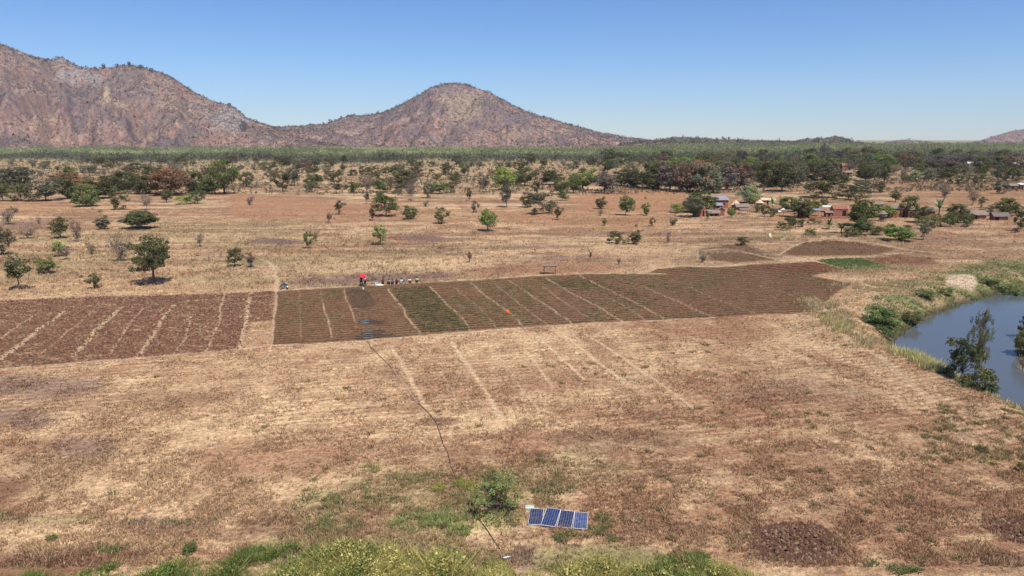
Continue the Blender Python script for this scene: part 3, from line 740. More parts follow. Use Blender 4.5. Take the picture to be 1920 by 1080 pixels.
for v in range(3):
    proto('tree', v, 'dome', 40, 60, .028, .12, .4, .018, 16, M_BARK, fill=.35, bottom=.12, lumps=.75)
    proto('dense', v, 'dome', 58, 75, .028, .13, .3, .022, 12, M_BARK, fill=.4, bottom=-.06, lumps=.55)
    proto('bush', v, 'dome', 42, 55, .030, .12, .28, .012, 16, M_BARK, fill=.25, bottom=-.08, lumps=.8)
    proto('sparse', v, 'fan', 24, 42, .030, .10, .45, .014, 20, M_BARK, fill=.3, bottom=.1, lumps=.8, twig=2)
    proto('bare', v, 'fan', 46, 20, .022, .10, .35, .013, 46, M_BARKG, fill=.3, bottom=.02, lumps=.6, twig=4)
for v in range(2):
    proto('fan', v, 'fan', 34, 55, .030, .11, .3, .014, 20, M_BARK, fill=.3, bottom=.0, lumps=.7)
    proto('mango', v, 'dome', 52, 90, .025, .13, .4, .028, 12, M_BARK, fill=.65, bottom=.10, lumps=.3)
    proto('hedge', v, 'dome', 60, 100, .026, .12, .2, .012, 8, M_BARK, fill=.4, bottom=.0, lumps=.2)
proto('big', 0, 'dome', 84, 95, .015, .075, .42, .022, 44, M_BARK, fill=.25, bottom=.12, lumps=.95, twig=2)
proto('shrub', 0, 'dome', 95, 42, .016, .07, .25, .008, 60, M_BARK, fill=.15, bottom=-.25, lumps=.9, twig=2)
proto('lean', 0, 'cone', 80, 62, .013, .065, .85, .012, 44, M_BARK, fill=.1, bottom=.0, lumps=1.0, twig=1)
def palm_proto(var):
    rs = np.random.default_rng(900 + var); V, Fc = [], []; tube(V, Fc, (0, 0, -.03), (0, 0, .35), .03, .025, 7); tm = pmesh("palm_trunk", V, Fc, M_BARK, True)
    q, t = [], []
    for k in range(17):
        a = 2 * math.pi * k / 17 + rs.random() * .4; el = rs.uniform(.15, 1.35); L = rs.uniform(.38, .6)
        p = np.array([0, 0, .33]); d = np.array([math.cos(a) * math.cos(el), math.sin(a) * math.cos(el), math.sin(el)])
        side = np.array([-math.sin(a), math.cos(a), 0]); w0 = .05; tt = rs.uniform(.7, 1.35)
        for s in range(5):
            p2 = p + d * L / 5 * 1.2; w1 = .075 * math.sin(math.pi * (s + 1) / 5.3) + .004
            q += [p - side * w0, p + side * w0, p2 + side * w1, p2 - side * w1]; t += [(tt, tt, tt)] * 4
            p, w0 = p2, w1; d = d + np.array([0, 0, -.22]); d /= np.linalg.norm(d)
    cm = raw_mesh("palm_crown", np.array(q), np.arange(len(q)), 4, np.array(t)); cm.materials.append(M_LEAF); PROTO[('palm', var)] = (cm, tm)
palm_proto(0); palm_proto(1)

PAL = dict(dark=(.125,.122,.055), green=(.15,.17,.06), bright=(.18,.235,.065), lime=(.27,.31,.09), olive=(.15,.15,.065), grey=(.20,.18,.13),
           greyg=(.165,.16,.10), rust=(.27,.155,.09), brown=(.185,.13,.09), deep=(.10,.132,.05), bank=(.18,.22,.085), pale=(.25,.28,.14), purple=(.16,.12,.10))
NTREE = [0]
KNAME = dict(tree='tree', dense='tree', bush='bush', sparse='tree', bare='bare_tree', fan='bush', mango='mango_tree', hedge='bush', big='tree', shrub='shrub', lean='tree', palm='palm')
KCAT = dict(tree='tree', bush='bush', bare_tree='tree', mango_tree='tree', shrub='shrub', palm='palm')
def plant(kind, x, y, wm, hm, col, label, group=None, var=None, rz=None, tilt=None, name=None):
    NTREE[0] += 1; n = NTREE[0]
    nv = sum(1 for k in PROTO if k[0] == kind); var = (n % nv) if var is None else var
    cm, tm = PROTO[(kind, var)]; nm = name or KNAME[kind]
    root = empty(nm, (x, y, hz(x, y)), (n * 2.399) % 6.28 if rz is None else rz, label, KCAT.get(nm, 'tree'), group)
    if tilt: root.rotation_euler = (tilt[0], tilt[1], root.rotation_euler.z)
    root.scale = (wm, wm, hm)
    t = bpy.data.objects.new("trunk", tm); COL.objects.link(t); t.parent = root
    if cm:
        c = bpy.data.objects.new("crown", cm); COL.objects.link(c); c.parent = root
        j = 1 + .16 * math.sin(n * 12.9); b = PAL[col] if isinstance(col, str) else col
        c.color = (b[0] * j, b[1] * j, b[2] * j, 1)
    return root
def tpx(kind, px, py, wp, hp, col, label, **kw):
    x, y = G(px, py); s = ppm(py) / (1.14 if kind == 'dense' else 1.32 if kind in ('bush', 'hedge') else 1.16); return plant(kind, x, y, wp / s, hp / s * (.9 if kind in ('dense', 'bush', 'hedge') else 1.0), col, label, **kw)

T = [
 # left foreground belt
 ('big',288,535,86,98,'dark','largest dark tree of the left plain, a clear trunk and shade below it'),
 ('sparse',36,545,66,64,'dark','crooked dark tree leaning at the left edge above the ploughed field'),
 ('bush',92,514,34,28,'green','small bright green bush right of the crooked tree at the left edge'),
 ('sparse',178,543,44,34,'dark','low dark open shrub standing between the crooked tree and the largest tree'),
 ('tree',114,448,42,36,'dark','round dark tree on short trunk with a brown bare bush touching its right side'),
 ('bare',145,454,30,38,'brown','brown bare bush touching the right side of a round dark tree'),
 ('sparse',112,482,42,34,'lime','yellow-green open bush just below the round dark tree on the left'),
 ('bare',124,488,30,26,'brown','short brown twiggy bush at the foot of the yellow-green open bush'),
 ('bare',228,490,58,48,'grey','large grey leafless bush left of the largest dark tree'),
 ('bare',172,478,26,26,'olive','small greyish twiggy bush left of the large grey leafless bush'),
 ('fan',192,430,36,27,'greyg','grey-green upright bush left of the wide olive bush'),
 ('hedge',262,428,62,28,'olive','wide low olive bush in the straw left of centre'),
 ('bush',4,480,36,52,'greyg','tall grey-green bush cut by the left edge of the picture'),
 ('bare',52,448,40,18,'grey','low grey flat-topped shrub in the straw near the left edge'),
 ('bare',16,420,36,28,'grey','small bare forked tree over the purple burnt strip at far left'),
 ('bare',30,398,22,10,'brown','tiny dark bush above the small bare forked tree at far left'),
 ('bare',74,425,8,18,'brown','single thin dead stem on the purple strip at left'),
 ('tree',441,500,30,36,'dark','small dark tree with a thin trunk left of the pale footpath'),
 ('sparse',470,502,30,32,'brown','thin brown-leaved tree touching the small dark tree by the footpath'),
 ('bare',375,462,20,24,'brown','tiny dark dry bush alone in the straw above the footpath bend'),
 ('tree',371,381,28,26,'deep','small deep-green layered tree right of the yellow-green bush'),
 ('bush',350,382,34,16,'lime','yellow-green low bush left of a small deep-green layered tree'),
 ('bare',275,393,26,30,'grey','grey dead-looking tree below the rust-coloured tree'),
 ('bush',268,405,32,12,'brown','flat brown shrub under the grey dead-looking tree'),
 ('dense',160,387,44,42,'green','deep-green layered tree with clear stem in front of the left belt'),
 ('fan',221,393,40,36,'olive','olive fan-shaped tree in front of the left belt, tapering to its foot'),
 ('bush',86,376,58,36,'greyg','broad grey-green bush at the left end of the tree belt'),
 ('bush',40,376,44,32,'olive','olive bush at the far left of the tree belt over orange soil'),
 ('tree',6,377,30,34,'olive','thin olive tree over orange soil at the left edge'),
 ('dense',30,352,62,38,'greyg','broad grey-green tree behind the left end of the belt'),
 ('dense',132,372,44,40,'olive','olive rounded tree left of the deep-green layered tree'),
 ('dense',125,352,60,28,'rust','rust-brown flat-topped tree behind the left belt'),
 ('dense',185,372,56,40,'olive','dark olive tree between the layered tree and the rust-coloured tree'),
 ('dense',212,364,46,36,'dark','dark bushy tree behind the olive fan-shaped tree'),
 ('dense',238,356,46,36,'olive','yellowish tree crown left of the big rust-coloured tree'),
 ('dense',274,364,54,40,'dark','dark tree pressed against the left side of the rust-coloured tree'),
 ('mango',322,366,76,44,'rust','biggest rust-coloured tree in the left belt'),
 ('dense',372,362,42,42,'olive','olive tree between the rust-coloured tree and the tall green tree'),
 ('dense',392,364,34,30,'green','low green bush at the left foot of the tall green tree'),
 ('mango',421,364,50,52,'green','tall bright-green leafy tree at the right end of the left belt'),
 ('tree',312,379,26,22,'dark','small dark tree below the rust-coloured tree'),
 ('tree',463,350,28,28,'dark','small dark tree just right of the tall bright-green tree'),
 ('bare',468,384,22,18,'brown','small sparse tree on the red soil right of the left belt'),
 ('tree',129,334,34,20,'green','green tree behind the flat-topped rust-brown tree'),
 ('tree',168,330,32,20,'greyg','grey-green spreading tree behind the left belt'),
 ('tree',276,330,28,20,'dark','dark tree high behind the yellowish crown'),
 ('bare',330,328,32,26,'grey','grey hazy tree behind the rust-coloured tree'),
 ('tree',102,342,24,14,'dark','small dark tree behind the broad bush at left'),
 # centre belt
 ('tree',530,359,34,36,'dark','dark tree at the left end of the centre belt'),
 ('tree',552,348,32,32,'greyg','grey-green tree behind the left end of the centre belt'),
 ('bush',586,352,36,24,'green','green rounded bush in the centre belt'),
 ('tree',627,346,30,24,'dark','dark round tree with a twin below it in the centre belt'),
 ('sparse',632,363,26,20,'dark','dark flat tree directly below the dark round tree of the centre belt'),
 ('tree',662,333,18,16,'dark','small lone tree with visible stem beyond the centre belt'),
 ('bush',664,362,26,20,'green','small green bush left of the brown-grey tree in the centre belt'),
 ('bare',688,362,32,36,'brown','brown-grey twiggy tree between green bushes of the centre belt'),
 ('bush',713,361,34,24,'green','green low bush right of the brown-grey twiggy tree'),
 ('bare',733,357,24,30,'brown','second brown-grey tree of the centre belt, behind green bushes'),
 ('dense',762,352,38,34,'dark','tall dark-crowned tree of the centre belt with a grey bush at its foot'),
 ('bare',770,368,34,30,'purple','purple-grey bush at the foot of the tall dark-crowned tree'),
 ('bush',749,366,12,10,'greyg','tiny round grey-green bush beside the purple-grey bush'),
 ('fan',801,371,22,26,'greyg','grey-green upright bush right of the purple-grey bush'),
 ('bush',824,363,32,20,'green','green bush with an adjoining twin at the right end of the centre belt'),
 ('bush',845,361,26,20,'olive','olive bush joined to the right side of a green bush in the centre belt'),
 ('sparse',868,322,22,16,'dark','small flat dark tree beyond the centre belt'),
 ('sparse',910,360,20,32,'greyg','slender grey-green tree left of the yellow-green mango tree'),
 ('sparse',880,376,18,28,'dark','thin dark tree with a pointed top on the red soil'),
 ('fan',890,399,17,20,'greyg','small grey-green bush above the bright tree on the open plain'),
 ('tree',724,405,50,42,'green','wide green tree with its shade on the open plain, beside a brown twiggy one'),
 ('sparse',699,413,22,32,'brown','brown twiggy tree at the left side of the wide green tree'),
 ('bush',716,376,18,18,'greyg','small grey bush behind the wide green tree'),
 ('sparse',637,401,27,27,'dark','lone dark open tree left of the wide green tree'),
 ('sparse',617,416,16,20,'brown','small brownish sapling below left of the lone dark open tree'),
 ('sparse',688,382,16,22,'dark','small dark sapling above the wide green tree'),
 ('fan',770,411,38,28,'green','low fan-shaped green bush right of the wide green tree'),
 ('fan',827,420,32,28,'green','light green upright bush between the fan-shaped bush and the round bright tree'),
 ('tree',914,433,40,37,'bright','round bright-green tree alone with its shade in mid plain'),
 ('sparse',713,458,38,38,'bright','open pale-green tree leaning in the straw below the wide green tree'),
 ('tree',578,465,19,30,'green','small dark green tree with slim trunk on the burnt strip'),
 ('bare',592,451,20,20,'olive','thin olive sapling behind the small slim-trunked tree'),
 ('sparse',880,493,14,22,'brown','small dark leafy sapling in the straw above the planted field'),
 ('bare',798,388,18,14,'brown','leaning dead branch beside the fan-shaped green bush'),
 # around the brick hut
 ('mango',944,357,42,38,'lime','round yellow-green tree left of the lone brick hut'),
 ('mango',985,349,32,28,'olive','olive-brown dome tree between the yellow-green tree and the lone brick hut'),
 ('dense',968,346,28,26,'bright','green tree joining the yellow-green tree on its right side'),
 ('tree',950,388,26,46,'greyg','tall narrow grey tree standing before the yellow-green tree'),
 ('dense',1032,346,42,28,'dark','dark green tree directly behind the lone brick hut'),
 ('tree',1006,364,15,24,'dark','small dark tree left of the lone brick hut'),
 ('bush',1019,402,44,40,'greyg','large grey-green bushy tree in mid plain, darker twin at its left'),
 ('bush',989,388,30,26,'dark','dark bush joined to the left side of the large grey-green bushy tree'),
 ('sparse',1046,413,26,28,'dark','dark leaning shrub right of the large grey-green bushy tree'),
 ('mango',1052,364,28,26,'green','green dome tree just right of the lone brick hut'),
 ('mango',1075,362,28,28,'green','second green dome tree right of the lone brick hut'),
 ('mango',1094,356,46,34,'bright','broad bright-green tree right of the lone brick hut'),
 ('tree',1133,362,48,36,'purple','purplish brown tree right of the broad bright-green tree'),
 ('bush',1055,375,20,20,'green','small green bush in front of the green dome trees'),
 ('fan',1126,392,27,24,'dark','dark fan-shaped bush on the orange soil under the dome trees'),
 ('tree',1173,405,35,33,'deep','round deep-green tree standing alone on the orange soil'),
 ('fan',1211,405,20,26,'green','upright green bush right of the round deep-green tree'),
 ('sparse',1133,424,18,16,'olive','small olive sapling on the right side of mid plain'),
 ('bare',1126,406,16,12,'olive','thin pale shrub under the dark fan-shaped bush'),
 ('fan',1222,425,14,15,'olive','tiny olive bush below the upright green bush'),
 ('fan',1262,423,18,15,'olive','tiny olive bush left of the village huts'),
 ('bush',1155,458,28,24,'olive','left one of two olive bushes at the start of the straw bank'),
 ('fan',1191,459,28,28,'dark','dark right one of two bushes at the start of the straw bank'),
 ('bare',1252,457,14,24,'grey','thin bare tree standing on the straw bank'),
 ('sparse',1107,491,8,20,'dark','pencil-thin dark sapling right of the pole shelter'),
 ('bare',1160,497,12,14,'brown','tiny brown thorn bush above the planted field'),
 ('bare',1317,492,24,22,'brown','brown thorn bush beside the straw heap near the fields'),
 ('bush',1393,460,20,16,'dark','small dark bush on the straw bank left of the leaning board'),
 # big wood left of the village
 ('dense',1166,348,40,30,'greyg','leftmost grey-green tree of the dark wood'),
 ('dense',1191,351,46,36,'dark','dark tree second from the left end of the dark wood'),
 ('dense',1222,354,54,50,'dark','tall dark tree in the left half of the dark wood'),
 ('dense',1256,357,52,50,'purple','purple-brown tree in the middle of the dark wood'),
 ('dense',1290,360,56,56,'brown','tall brown-green tree in the middle of the dark wood'),
 ('dense',1328,363,58,54,'greyg','broad dark grey tree at the front of the dark wood'),
 ('dense',1362,358,48,48,'purple','purple-brown tree at the right end of the dark wood'),
 ('mango',1275,334,50,30,'bright','bright green crown rising behind the dark wood'),
 ('dense',1243,334,48,32,'olive','olive crown behind the left half of the dark wood'),
 ('dense',1312,338,50,36,'rust','reddish crown behind the middle of the dark wood'),
 ('dense',1350,336,44,32,'olive','olive crown behind the right half of the dark wood'),
 ('dense',1393,352,40,44,'brown','brown-green tree right of the dark wood'),
 ('mango',1407,332,40,30,'bright','bright green round crown behind the brown-green tree'),
 ('dense',1382,326,40,26,'dark','dark crown left of the bright green round crown'),
 ('dense',1440,355,46,50,'olive','olive tall tree between dark wood and village wood'),
 ('dense',1466,362,48,52,'dark','dark tall tree with hanging crown above the village'),
 ('dense',1489,350,34,42,'greyg','grey-green tree right of the dark tall hanging tree'),
 ('dense',1425,342,36,36,'greyg','grey-green crown behind the olive tall tree'),
 # village
 ('dense',1312,400,62,40,'green','broad olive-green tree behind the leftmost red brick hut'),
 ('mango',1299,408,36,32,'greyg','round grey-green tree touching the leftmost red brick hut'),
 ('bush',1272,400,28,18,'lime','yellow-green bush left of the round grey-green tree'),
 ('mango',1371,409,14,15,'bright','tiny round bright-green tree before the pink wall'),
 ('sparse',1326,414,14,20,'olive','thin olive tree in front of the low thatched hut'),
 ('dense',1405,382,40,34,'pale','light lime-grey tree above the grey thatched sheds'),
 ('palm',1449,392,26,22,'pale','pale green banana clump left of the dark village tree'),
 ('palm',1466,392,24,22,'bright','bright banana clump joined to the dark village tree'),
 ('dense',1480,396,38,26,'green','green bushy tree in the middle of the left compound'),
 ('dense',1505,410,42,36,'dark','dark village tree shading the black shelter'),
 ('tree',1433,408,18,22,'dark','small dark tree beside the straw sheds'),
 ('bush',1448,408,14,16,'olive','little olive bush right of the small dark tree in the compound'),
 ('bush',1546,388,16,14,'green','small green tree behind the white tin roof'),
 ('bush',1540,374,56,32,'dark','wide dark spreading tree behind the village on orange soil'),
 ('bush',1590,378,40,28,'dark','dark low tree left of the grey-topped one behind the village'),
 ('tree',1614,373,40,32,'greyg','grey-topped tree behind the village'),
 ('bush',1648,366,26,18,'dark','small dark tree right of the grey-topped tree'),
 ('sparse',1587,352,22,18,'dark','dark small tree near the far red house'),
 ('dense',1613,424,52,50,'green','large green tree in the middle of the village, dark bush below'),
 ('hedge',1611,441,36,24,'deep','black-green dense bush under the large green village tree'),
 ('palm',1577,438,34,24,'olive','spiky olive palm bush left of the black-green dense bush'),
 ('bush',1641,440,28,16,'olive','low olive bush right of the black-green dense bush'),
 ('bush',1655,408,44,22,'bright','yellow-green bush directly behind the granary'),
 ('hedge',1686,452,50,24,'bright','brightest green rounded hedge bush below the village'),
 ('bush',1722,418,34,30,'dark','dark bush in front of the long brick house'),
 ('sparse',1731,450,30,42,'greyg','ragged dark shrub on a pale stump right of the bright hedge bush'),
 ('tree',1678,382,26,20,'dark','dark tree touching the roof of the long brick house, left one'),
 ('tree',1702,408,36,42,'olive','tree with pale trunk at the right gable of the long brick house'),
 ('palm',1760,404,30,34,'pale','pale banana plant right of the small dark hut'),
 ('dense',1796,418,38,36,'dark','dark green tree left of the long low thatched hut'),
 ('bush',1781,426,22,26,'green','green bush at the left foot of the dark green tree'),
 ('fan',1814,426,28,22,'green','green fan-shaped bush in front of the long low thatched hut'),
 ('dense',1889,401,34,30,'green','round dark-green tree behind the rightmost small hut'),
 ('tree',1912,434,22,40,'dark','tree with bare stem at the right edge of the village'),
 ('bush',1905,436,10,9,'brown','small brown bush at the foot of the bare-stemmed tree'),
 ('bush',1466,432,20,16,'green','green bush below the black shelter'),
 ('bush',1487,428,16,20,'olive','olive bush second from left below the village'),
 ('bush',1502,426,14,14,'dark','dark little bush third from left below the village'),
 ('bush',1525,420,16,10,'olive','flat olive shrub below the low red wall'),
 ('palm',1554,430,20,20,'green','small palm below the brick house with the dark door'),
 ('bare',1770,375,34,28,'brown','bare brown branching tree on the slope behind the village'),
 ('bare',1823,388,28,30,'brown','second bare brown tree right of the first on the slope'),
 ('sparse',1840,392,20,22,'olive','thin olive tree behind the long low thatched hut'),
 ('sparse',1715,347,34,24,'pale','light yellow-green tree high on the far slope'),
 ('bush',1740,347,26,24,'greyg','grey-green tree right of the light yellow-green tree'),
 ('bush',1761,344,14,13,'dark','small dark bush between the slope trees'),
 ('palm',1797,352,34,15,'olive','low palm scrub left of the dark slope tree'),
 ('bush',1831,350,32,18,'dark','dark slope tree with palm scrub to its left'),
 ('bush',1870,343,24,18,'dark','dark tree on the far right slope, left of a wider one'),
 ('bush',1896,346,32,24,'dark','wide dark tree near the right edge of the far slope'),
 ('sparse',1838,362,10,12,'brown','tiny brown sapling under the dark slope tree'),
 ('fan',1873,368,30,22,'greyg','grey-green bush with red stems by the far right hut'),
 ('mango',1655,322,40,24,'bright','fresh green dome crown in the wood behind the village'),
 ('tree',1657,350,24,32,'dark','dark upright tree left of the open slope'),
 ('dense',1622,346,34,28,'dark','dark tree in front of the far grey roof'),
 ('dense',1520,346,40,36,'dark','dark tree left of the far red house'),
 ('dense',1552,345,40,36,'greyg','grey-green tree just left of the far red house'),
 ('mango',1532,325,30,18,'bright','green crown behind the dark trees by the far red house'),
 ('dense',1640,338,34,24,'greyg','grey crown over the far grey roof'),
 ('mango',1760,328,50,24,'purple','purplish dome crown near the far white roofs'),
 ('dense',1780,340,30,22,'dark','dark small crown below the purplish dome crown'),
 ('bush',1520,442,22,13,'olive','low olive bush in the straw directly under the brick house with dark door'),
 ('bush',1596,444,26,18,'olive','olive bush wedged between the spiky palm and the black-green dense bush'),
 ('bush',1668,432,18,12,'green','low green bush under the granary'),
 ('bush',1757,424,26,20,'green','green bush below the small dark hut'),
 ('bush',1740,430,26,26,'olive','olive bush behind the ragged shrub on the pale stump'),
 ('dense',1520,398,34,24,'green','green crown behind the blue-grey roofed little shelter'),
 ('bush',1421,400,18,14,'olive','little bush by the poles of the straw sheds'),
 ('bush',1860,398,22,14,'olive','olive bush between the long thatched hut and the rightmost hut'),
 ('bush',1905,405,20,20,'dark','dark bush right of the rightmost small hut'),
 ('bush',1700,432,16,10,'olive','small olive scrub right under the long brick house'),
 ('dense',1570,352,36,22,'dark','dark crown between the far red house and the village wood'),
 ('bush',1480,420,18,12,'dark','dark scrub at the foot of the dark village tree'),
]
for row in T: tpx(*row)

# scattered far trees, told apart only by which stretch of the plain they stand on
FAR = []
def far_trees():
    taken = [(r[1], r[2]) for r in T]
    zones = [  # n, x0,x1,y0,y1, sizes, label, group
      (44, 0, 520, 306, 336, (12, 30), 'small dark tree dotted over the far left plain before the plantation', 'small trees on the far left plain'),
      (50, 520, 1130, 308, 340, (12, 32), 'small bushy tree dotted over the far centre plain before the plantation', 'small trees on the far centre plain'),
      (36, 1130, 1500, 304, 330, (20, 38), 'bushy tree crowded in the wood rising behind the dark wood', 'trees of the wood behind the dark wood'),
      (52, 1500, 1925, 300, 334, (20, 40), 'bushy tree crowded in the wood rising behind the village', 'trees of the wood behind the village'),
      (10, 1690, 1925, 334, 350, (14, 26), 'dark bush scattered along the upper edge of the far right slope', 'bushes along the far right slope'),
      (10, 560, 1000, 340, 362, (10, 18), 'little bush filling the gaps of the centre tree belt', 'little bushes in the centre tree belt')]
    rr = random.Random(5)
    for n, x0, x1, y0, y1, (a, b), lab, grp in zones:
        k = 0; tr = 0
        while k < n and tr < 4000:
            tr += 1
            px = rr.uniform(x0, x1); py = y0 + (y1 - y0) * rr.random() ** .9
            if any(abs(px - q) < 13 and abs(py - p) < 7 for q, p in taken): continue
            if 1030 < px < 1130 and py > 318: continue
            taken.append((px, py)); k += 1
            w_ = rr.uniform(a, b) * (.55 + .45 * (py - 262) / 70.); h_ = w_ * rr.uniform(.62, .95)
            kind = rr.choice(['dense', 'bush', 'tree', 'bush', 'dense', 'bare'] if px > 1130 else ['bush', 'tree', 'sparse', 'bush', 'bare', 'tree'])
            col = rr.choice(['dark', 'greyg', 'olive', 'dark', 'brown', 'purple', 'green'] if px > 1130 else ['dark', 'greyg', 'olive', 'brown', 'dark'])
            o = tpx(kind, px, py, w_, h_, col, lab, group=grp, name='tree' if kind in ('dense', 'tree', 'sparse', 'bare') else 'bush')
            FAR.append((o, px, py, w_, kind, col, lab, grp))
far_trees()
def far_labels():
    marks = [(r[6], r[1], r[2]) for r in T if len(r[6].split()) <= 9 and not any(k in r[6] for k in ('second', 'left one'))]
    used = set(); CN = dict(dark='dark', greyg='grey-green', olive='olive', brown='brown', purple='purplish', green='green')
    for o, px, py, w_, kind, col, lab, grp in sorted(FAR, key=lambda f: -f[2]):
        kn = {'dense': 'bushy tree', 'tree': 'tree', 'sparse': 'thin tree', 'bush': 'bush', 'bare': 'twiggy tree'}[kind]
        for d, lb, mx, my in sorted((math.hypot((px - m[1]) * .7, (py - m[2]) * 1.6), m[0], m[1], m[2]) for m in marks)[:14]:
            rel = ('straight behind' if abs(px - mx) < 12 else 'behind and left of' if px < mx else 'behind and right of') if py < my else ('left of' if px < mx else 'right of')
            sz = 'small' if w_ < 16 else 'broad' if w_ > 26 else 'middling'
            t = f"{sz} {CN[col]} {kn} {rel} the {lb}"
            if t not in used and len(t.split()) <= 16: used.add(t); o['label'] = t; break
far_labels()
# trees on the hill crest seen against the sky
def crest(px, wm, hm, hi, col, label, kind='tree'):
    H = HILLS[hi]; r = H['crest']; i = int(np.argmin(np.abs(H['X'][r] / (H['Y'][r]) * F * .983 + CX - px)))
    x, y, z = H['X'][r, i], H['Y'][r, i], H['Z'][r, i]
    NTREE[0] += 1
    cm, tm = PROTO[(kind, NTREE[0] % 3)]; root = empty('tree', (x, y - 6, z - 4), px, label, 'tree'); root.scale = (wm, wm, hm)
    for nm, me in (('trunk', tm), ('crown', cm)):
        o = bpy.data.objects.new(nm, me); COL.objects.link(o); o.parent = root; o.color = (*PAL[col], 1)
crest(240, 17, 16, 0, 'dark', 'flat-topped dark tree on the highest rise of the left hill crest')
crest(224, 12, 11, 0, 'dark', 'smaller dark tree just left of the flat-topped crest tree')
crest(262, 14, 11, 0, 'dark', 'dark tree right of the flat-topped crest tree')
crest(285, 16, 13, 0, 'dark', 'second dark crest tree right of the flat-topped one')
crest(305, 15, 12, 0, 'greyg', 'third crest tree where the left hill begins to fall')
crest(322, 15, 11, 0, 'dark', 'last dark crest tree before the left hill drops away')
crest(58, 10, 9, 0, 'dark', 'lone dark tree on the far left hill crest')
crest(142, 10, 10, 0, 'greyg', 'grey tree right of the summit boulders on the left hill')
crest(457, 13, 13, 0, 'dark', 'dark tree above the rock face of the left hill')
crest(655, 14, 11, 1, 'dark', 'dark tree on the shoulder left of the peak')
crest(840, 11, 9, 1, 'greyg', 'small tree on top of the central peak')
crest(942, 12, 10, 1, 'dark', 'dark tree on the right slope of the central peak')
crest(1018, 14, 11, 1, 'dark', 'dark tree lower down the right slope of the central peak')
crest(1566, 11, 9, 3, 'dark', 'dark tree on the rocky knoll of the right skyline')

# ------------------------------------------------------------------ riverside trees and foreground shrubs
tpx('shrub', 938, 960, 104, 78, (.215, .235, .085), 'leafy green shrub left of the solar panels')
x, y = G(925, 925); plant('shrub', x, y, 2.0, 2.2, 'green', 'loose green shoots just behind the leafy shrub near the panels')
tpx('bush', 355, 1036, 26, 20, 'green', 'small green weed bush on bare soil at bottom left')
tpx('bush', 98, 1012, 20, 10, 'green', 'tiny green plant in the pale straw at bottom left')
tpx('fan', 832, 990, 22, 10, 'green', 'low dark green plant in the green patch left of the pipe')
x, y = G(1812, 735, -1.0)
plant('lean', x + .5, y, 2.9, 9.9, (.135,.145,.065), 'tall ragged tree leaning over the river from the near bank', rz=.6, tilt=(-.03, .2))
x, y = G(1800, 722, -1.0); plant('bush', x, y, 5.0, 5.4, (.12,.13,.06), 'dark rounded bush at the left foot of the leaning river tree')
x, y = G(1830, 738, -1.2); plant('bush', x, y, 3.6, 3.0, 'olive', 'olive bush at the right foot of the leaning river tree')
x, y = G(1855, 742, -1.6); plant('sparse', x, y, 3.0, 1.8, 'deep', 'low dark branches hanging over the water right of the leaning tree')
x, y = G(1690, 618, -1.0); plant('hedge', x - 2.0, y + 2, 5.0, 2.9, (.20,.255,.095), 'wide fresh green bush at the inner bend of the river')
x, y = G(1665, 612, -.4); plant('bush', x, y, 3.4, 2.6, (.14,.19,.07), 'deep green bush at the left of the river-bend thicket')
x, y = G(1712, 606, -1.8); plant('bush', x, y, 3.6, 2.2, 'olive', 'olive bush overhanging the water in the river bend')
x, y = G(1930, 660, -1.6); plant('dense', x, y, 3.4, 3.6, 'green', 'green bush on the opposite bank at the right edge')
x, y = G(1928, 628, -1.6); plant('bush', x, y, 2.8, 3.2, 'dark', 'dark bush behind the green one on the opposite bank')
x, y = G(1740, 555, -.4); plant('bush', x, y, 3.6, 1.8, 'bank', 'green bush by the pale sand patch of the far bank')
x, y = G(1778, 548, -.6); plant('bush', x, y, 3.2, 1.5, 'bank', 'second green bush nearer the sand patch of the far bank')
x, y = G(1870, 530, -.6); plant('bush', x, y, 5.5, 1.9, 'bank', 'green bush right of the sand patch by the water')
x, y = G(1905, 538, -.9); plant('bush', x, y, 4.5, 2.0, 'bank', 'green bush at the waterline at the far right')
tpx('bush', 1844, 843, 20, 12, 'dark', 'small dark bush on the near slope above the river, right side')
tpx('bush', 1916, 878, 16, 16, 'dark', 'small dark bush cut by the right edge on the near slope')

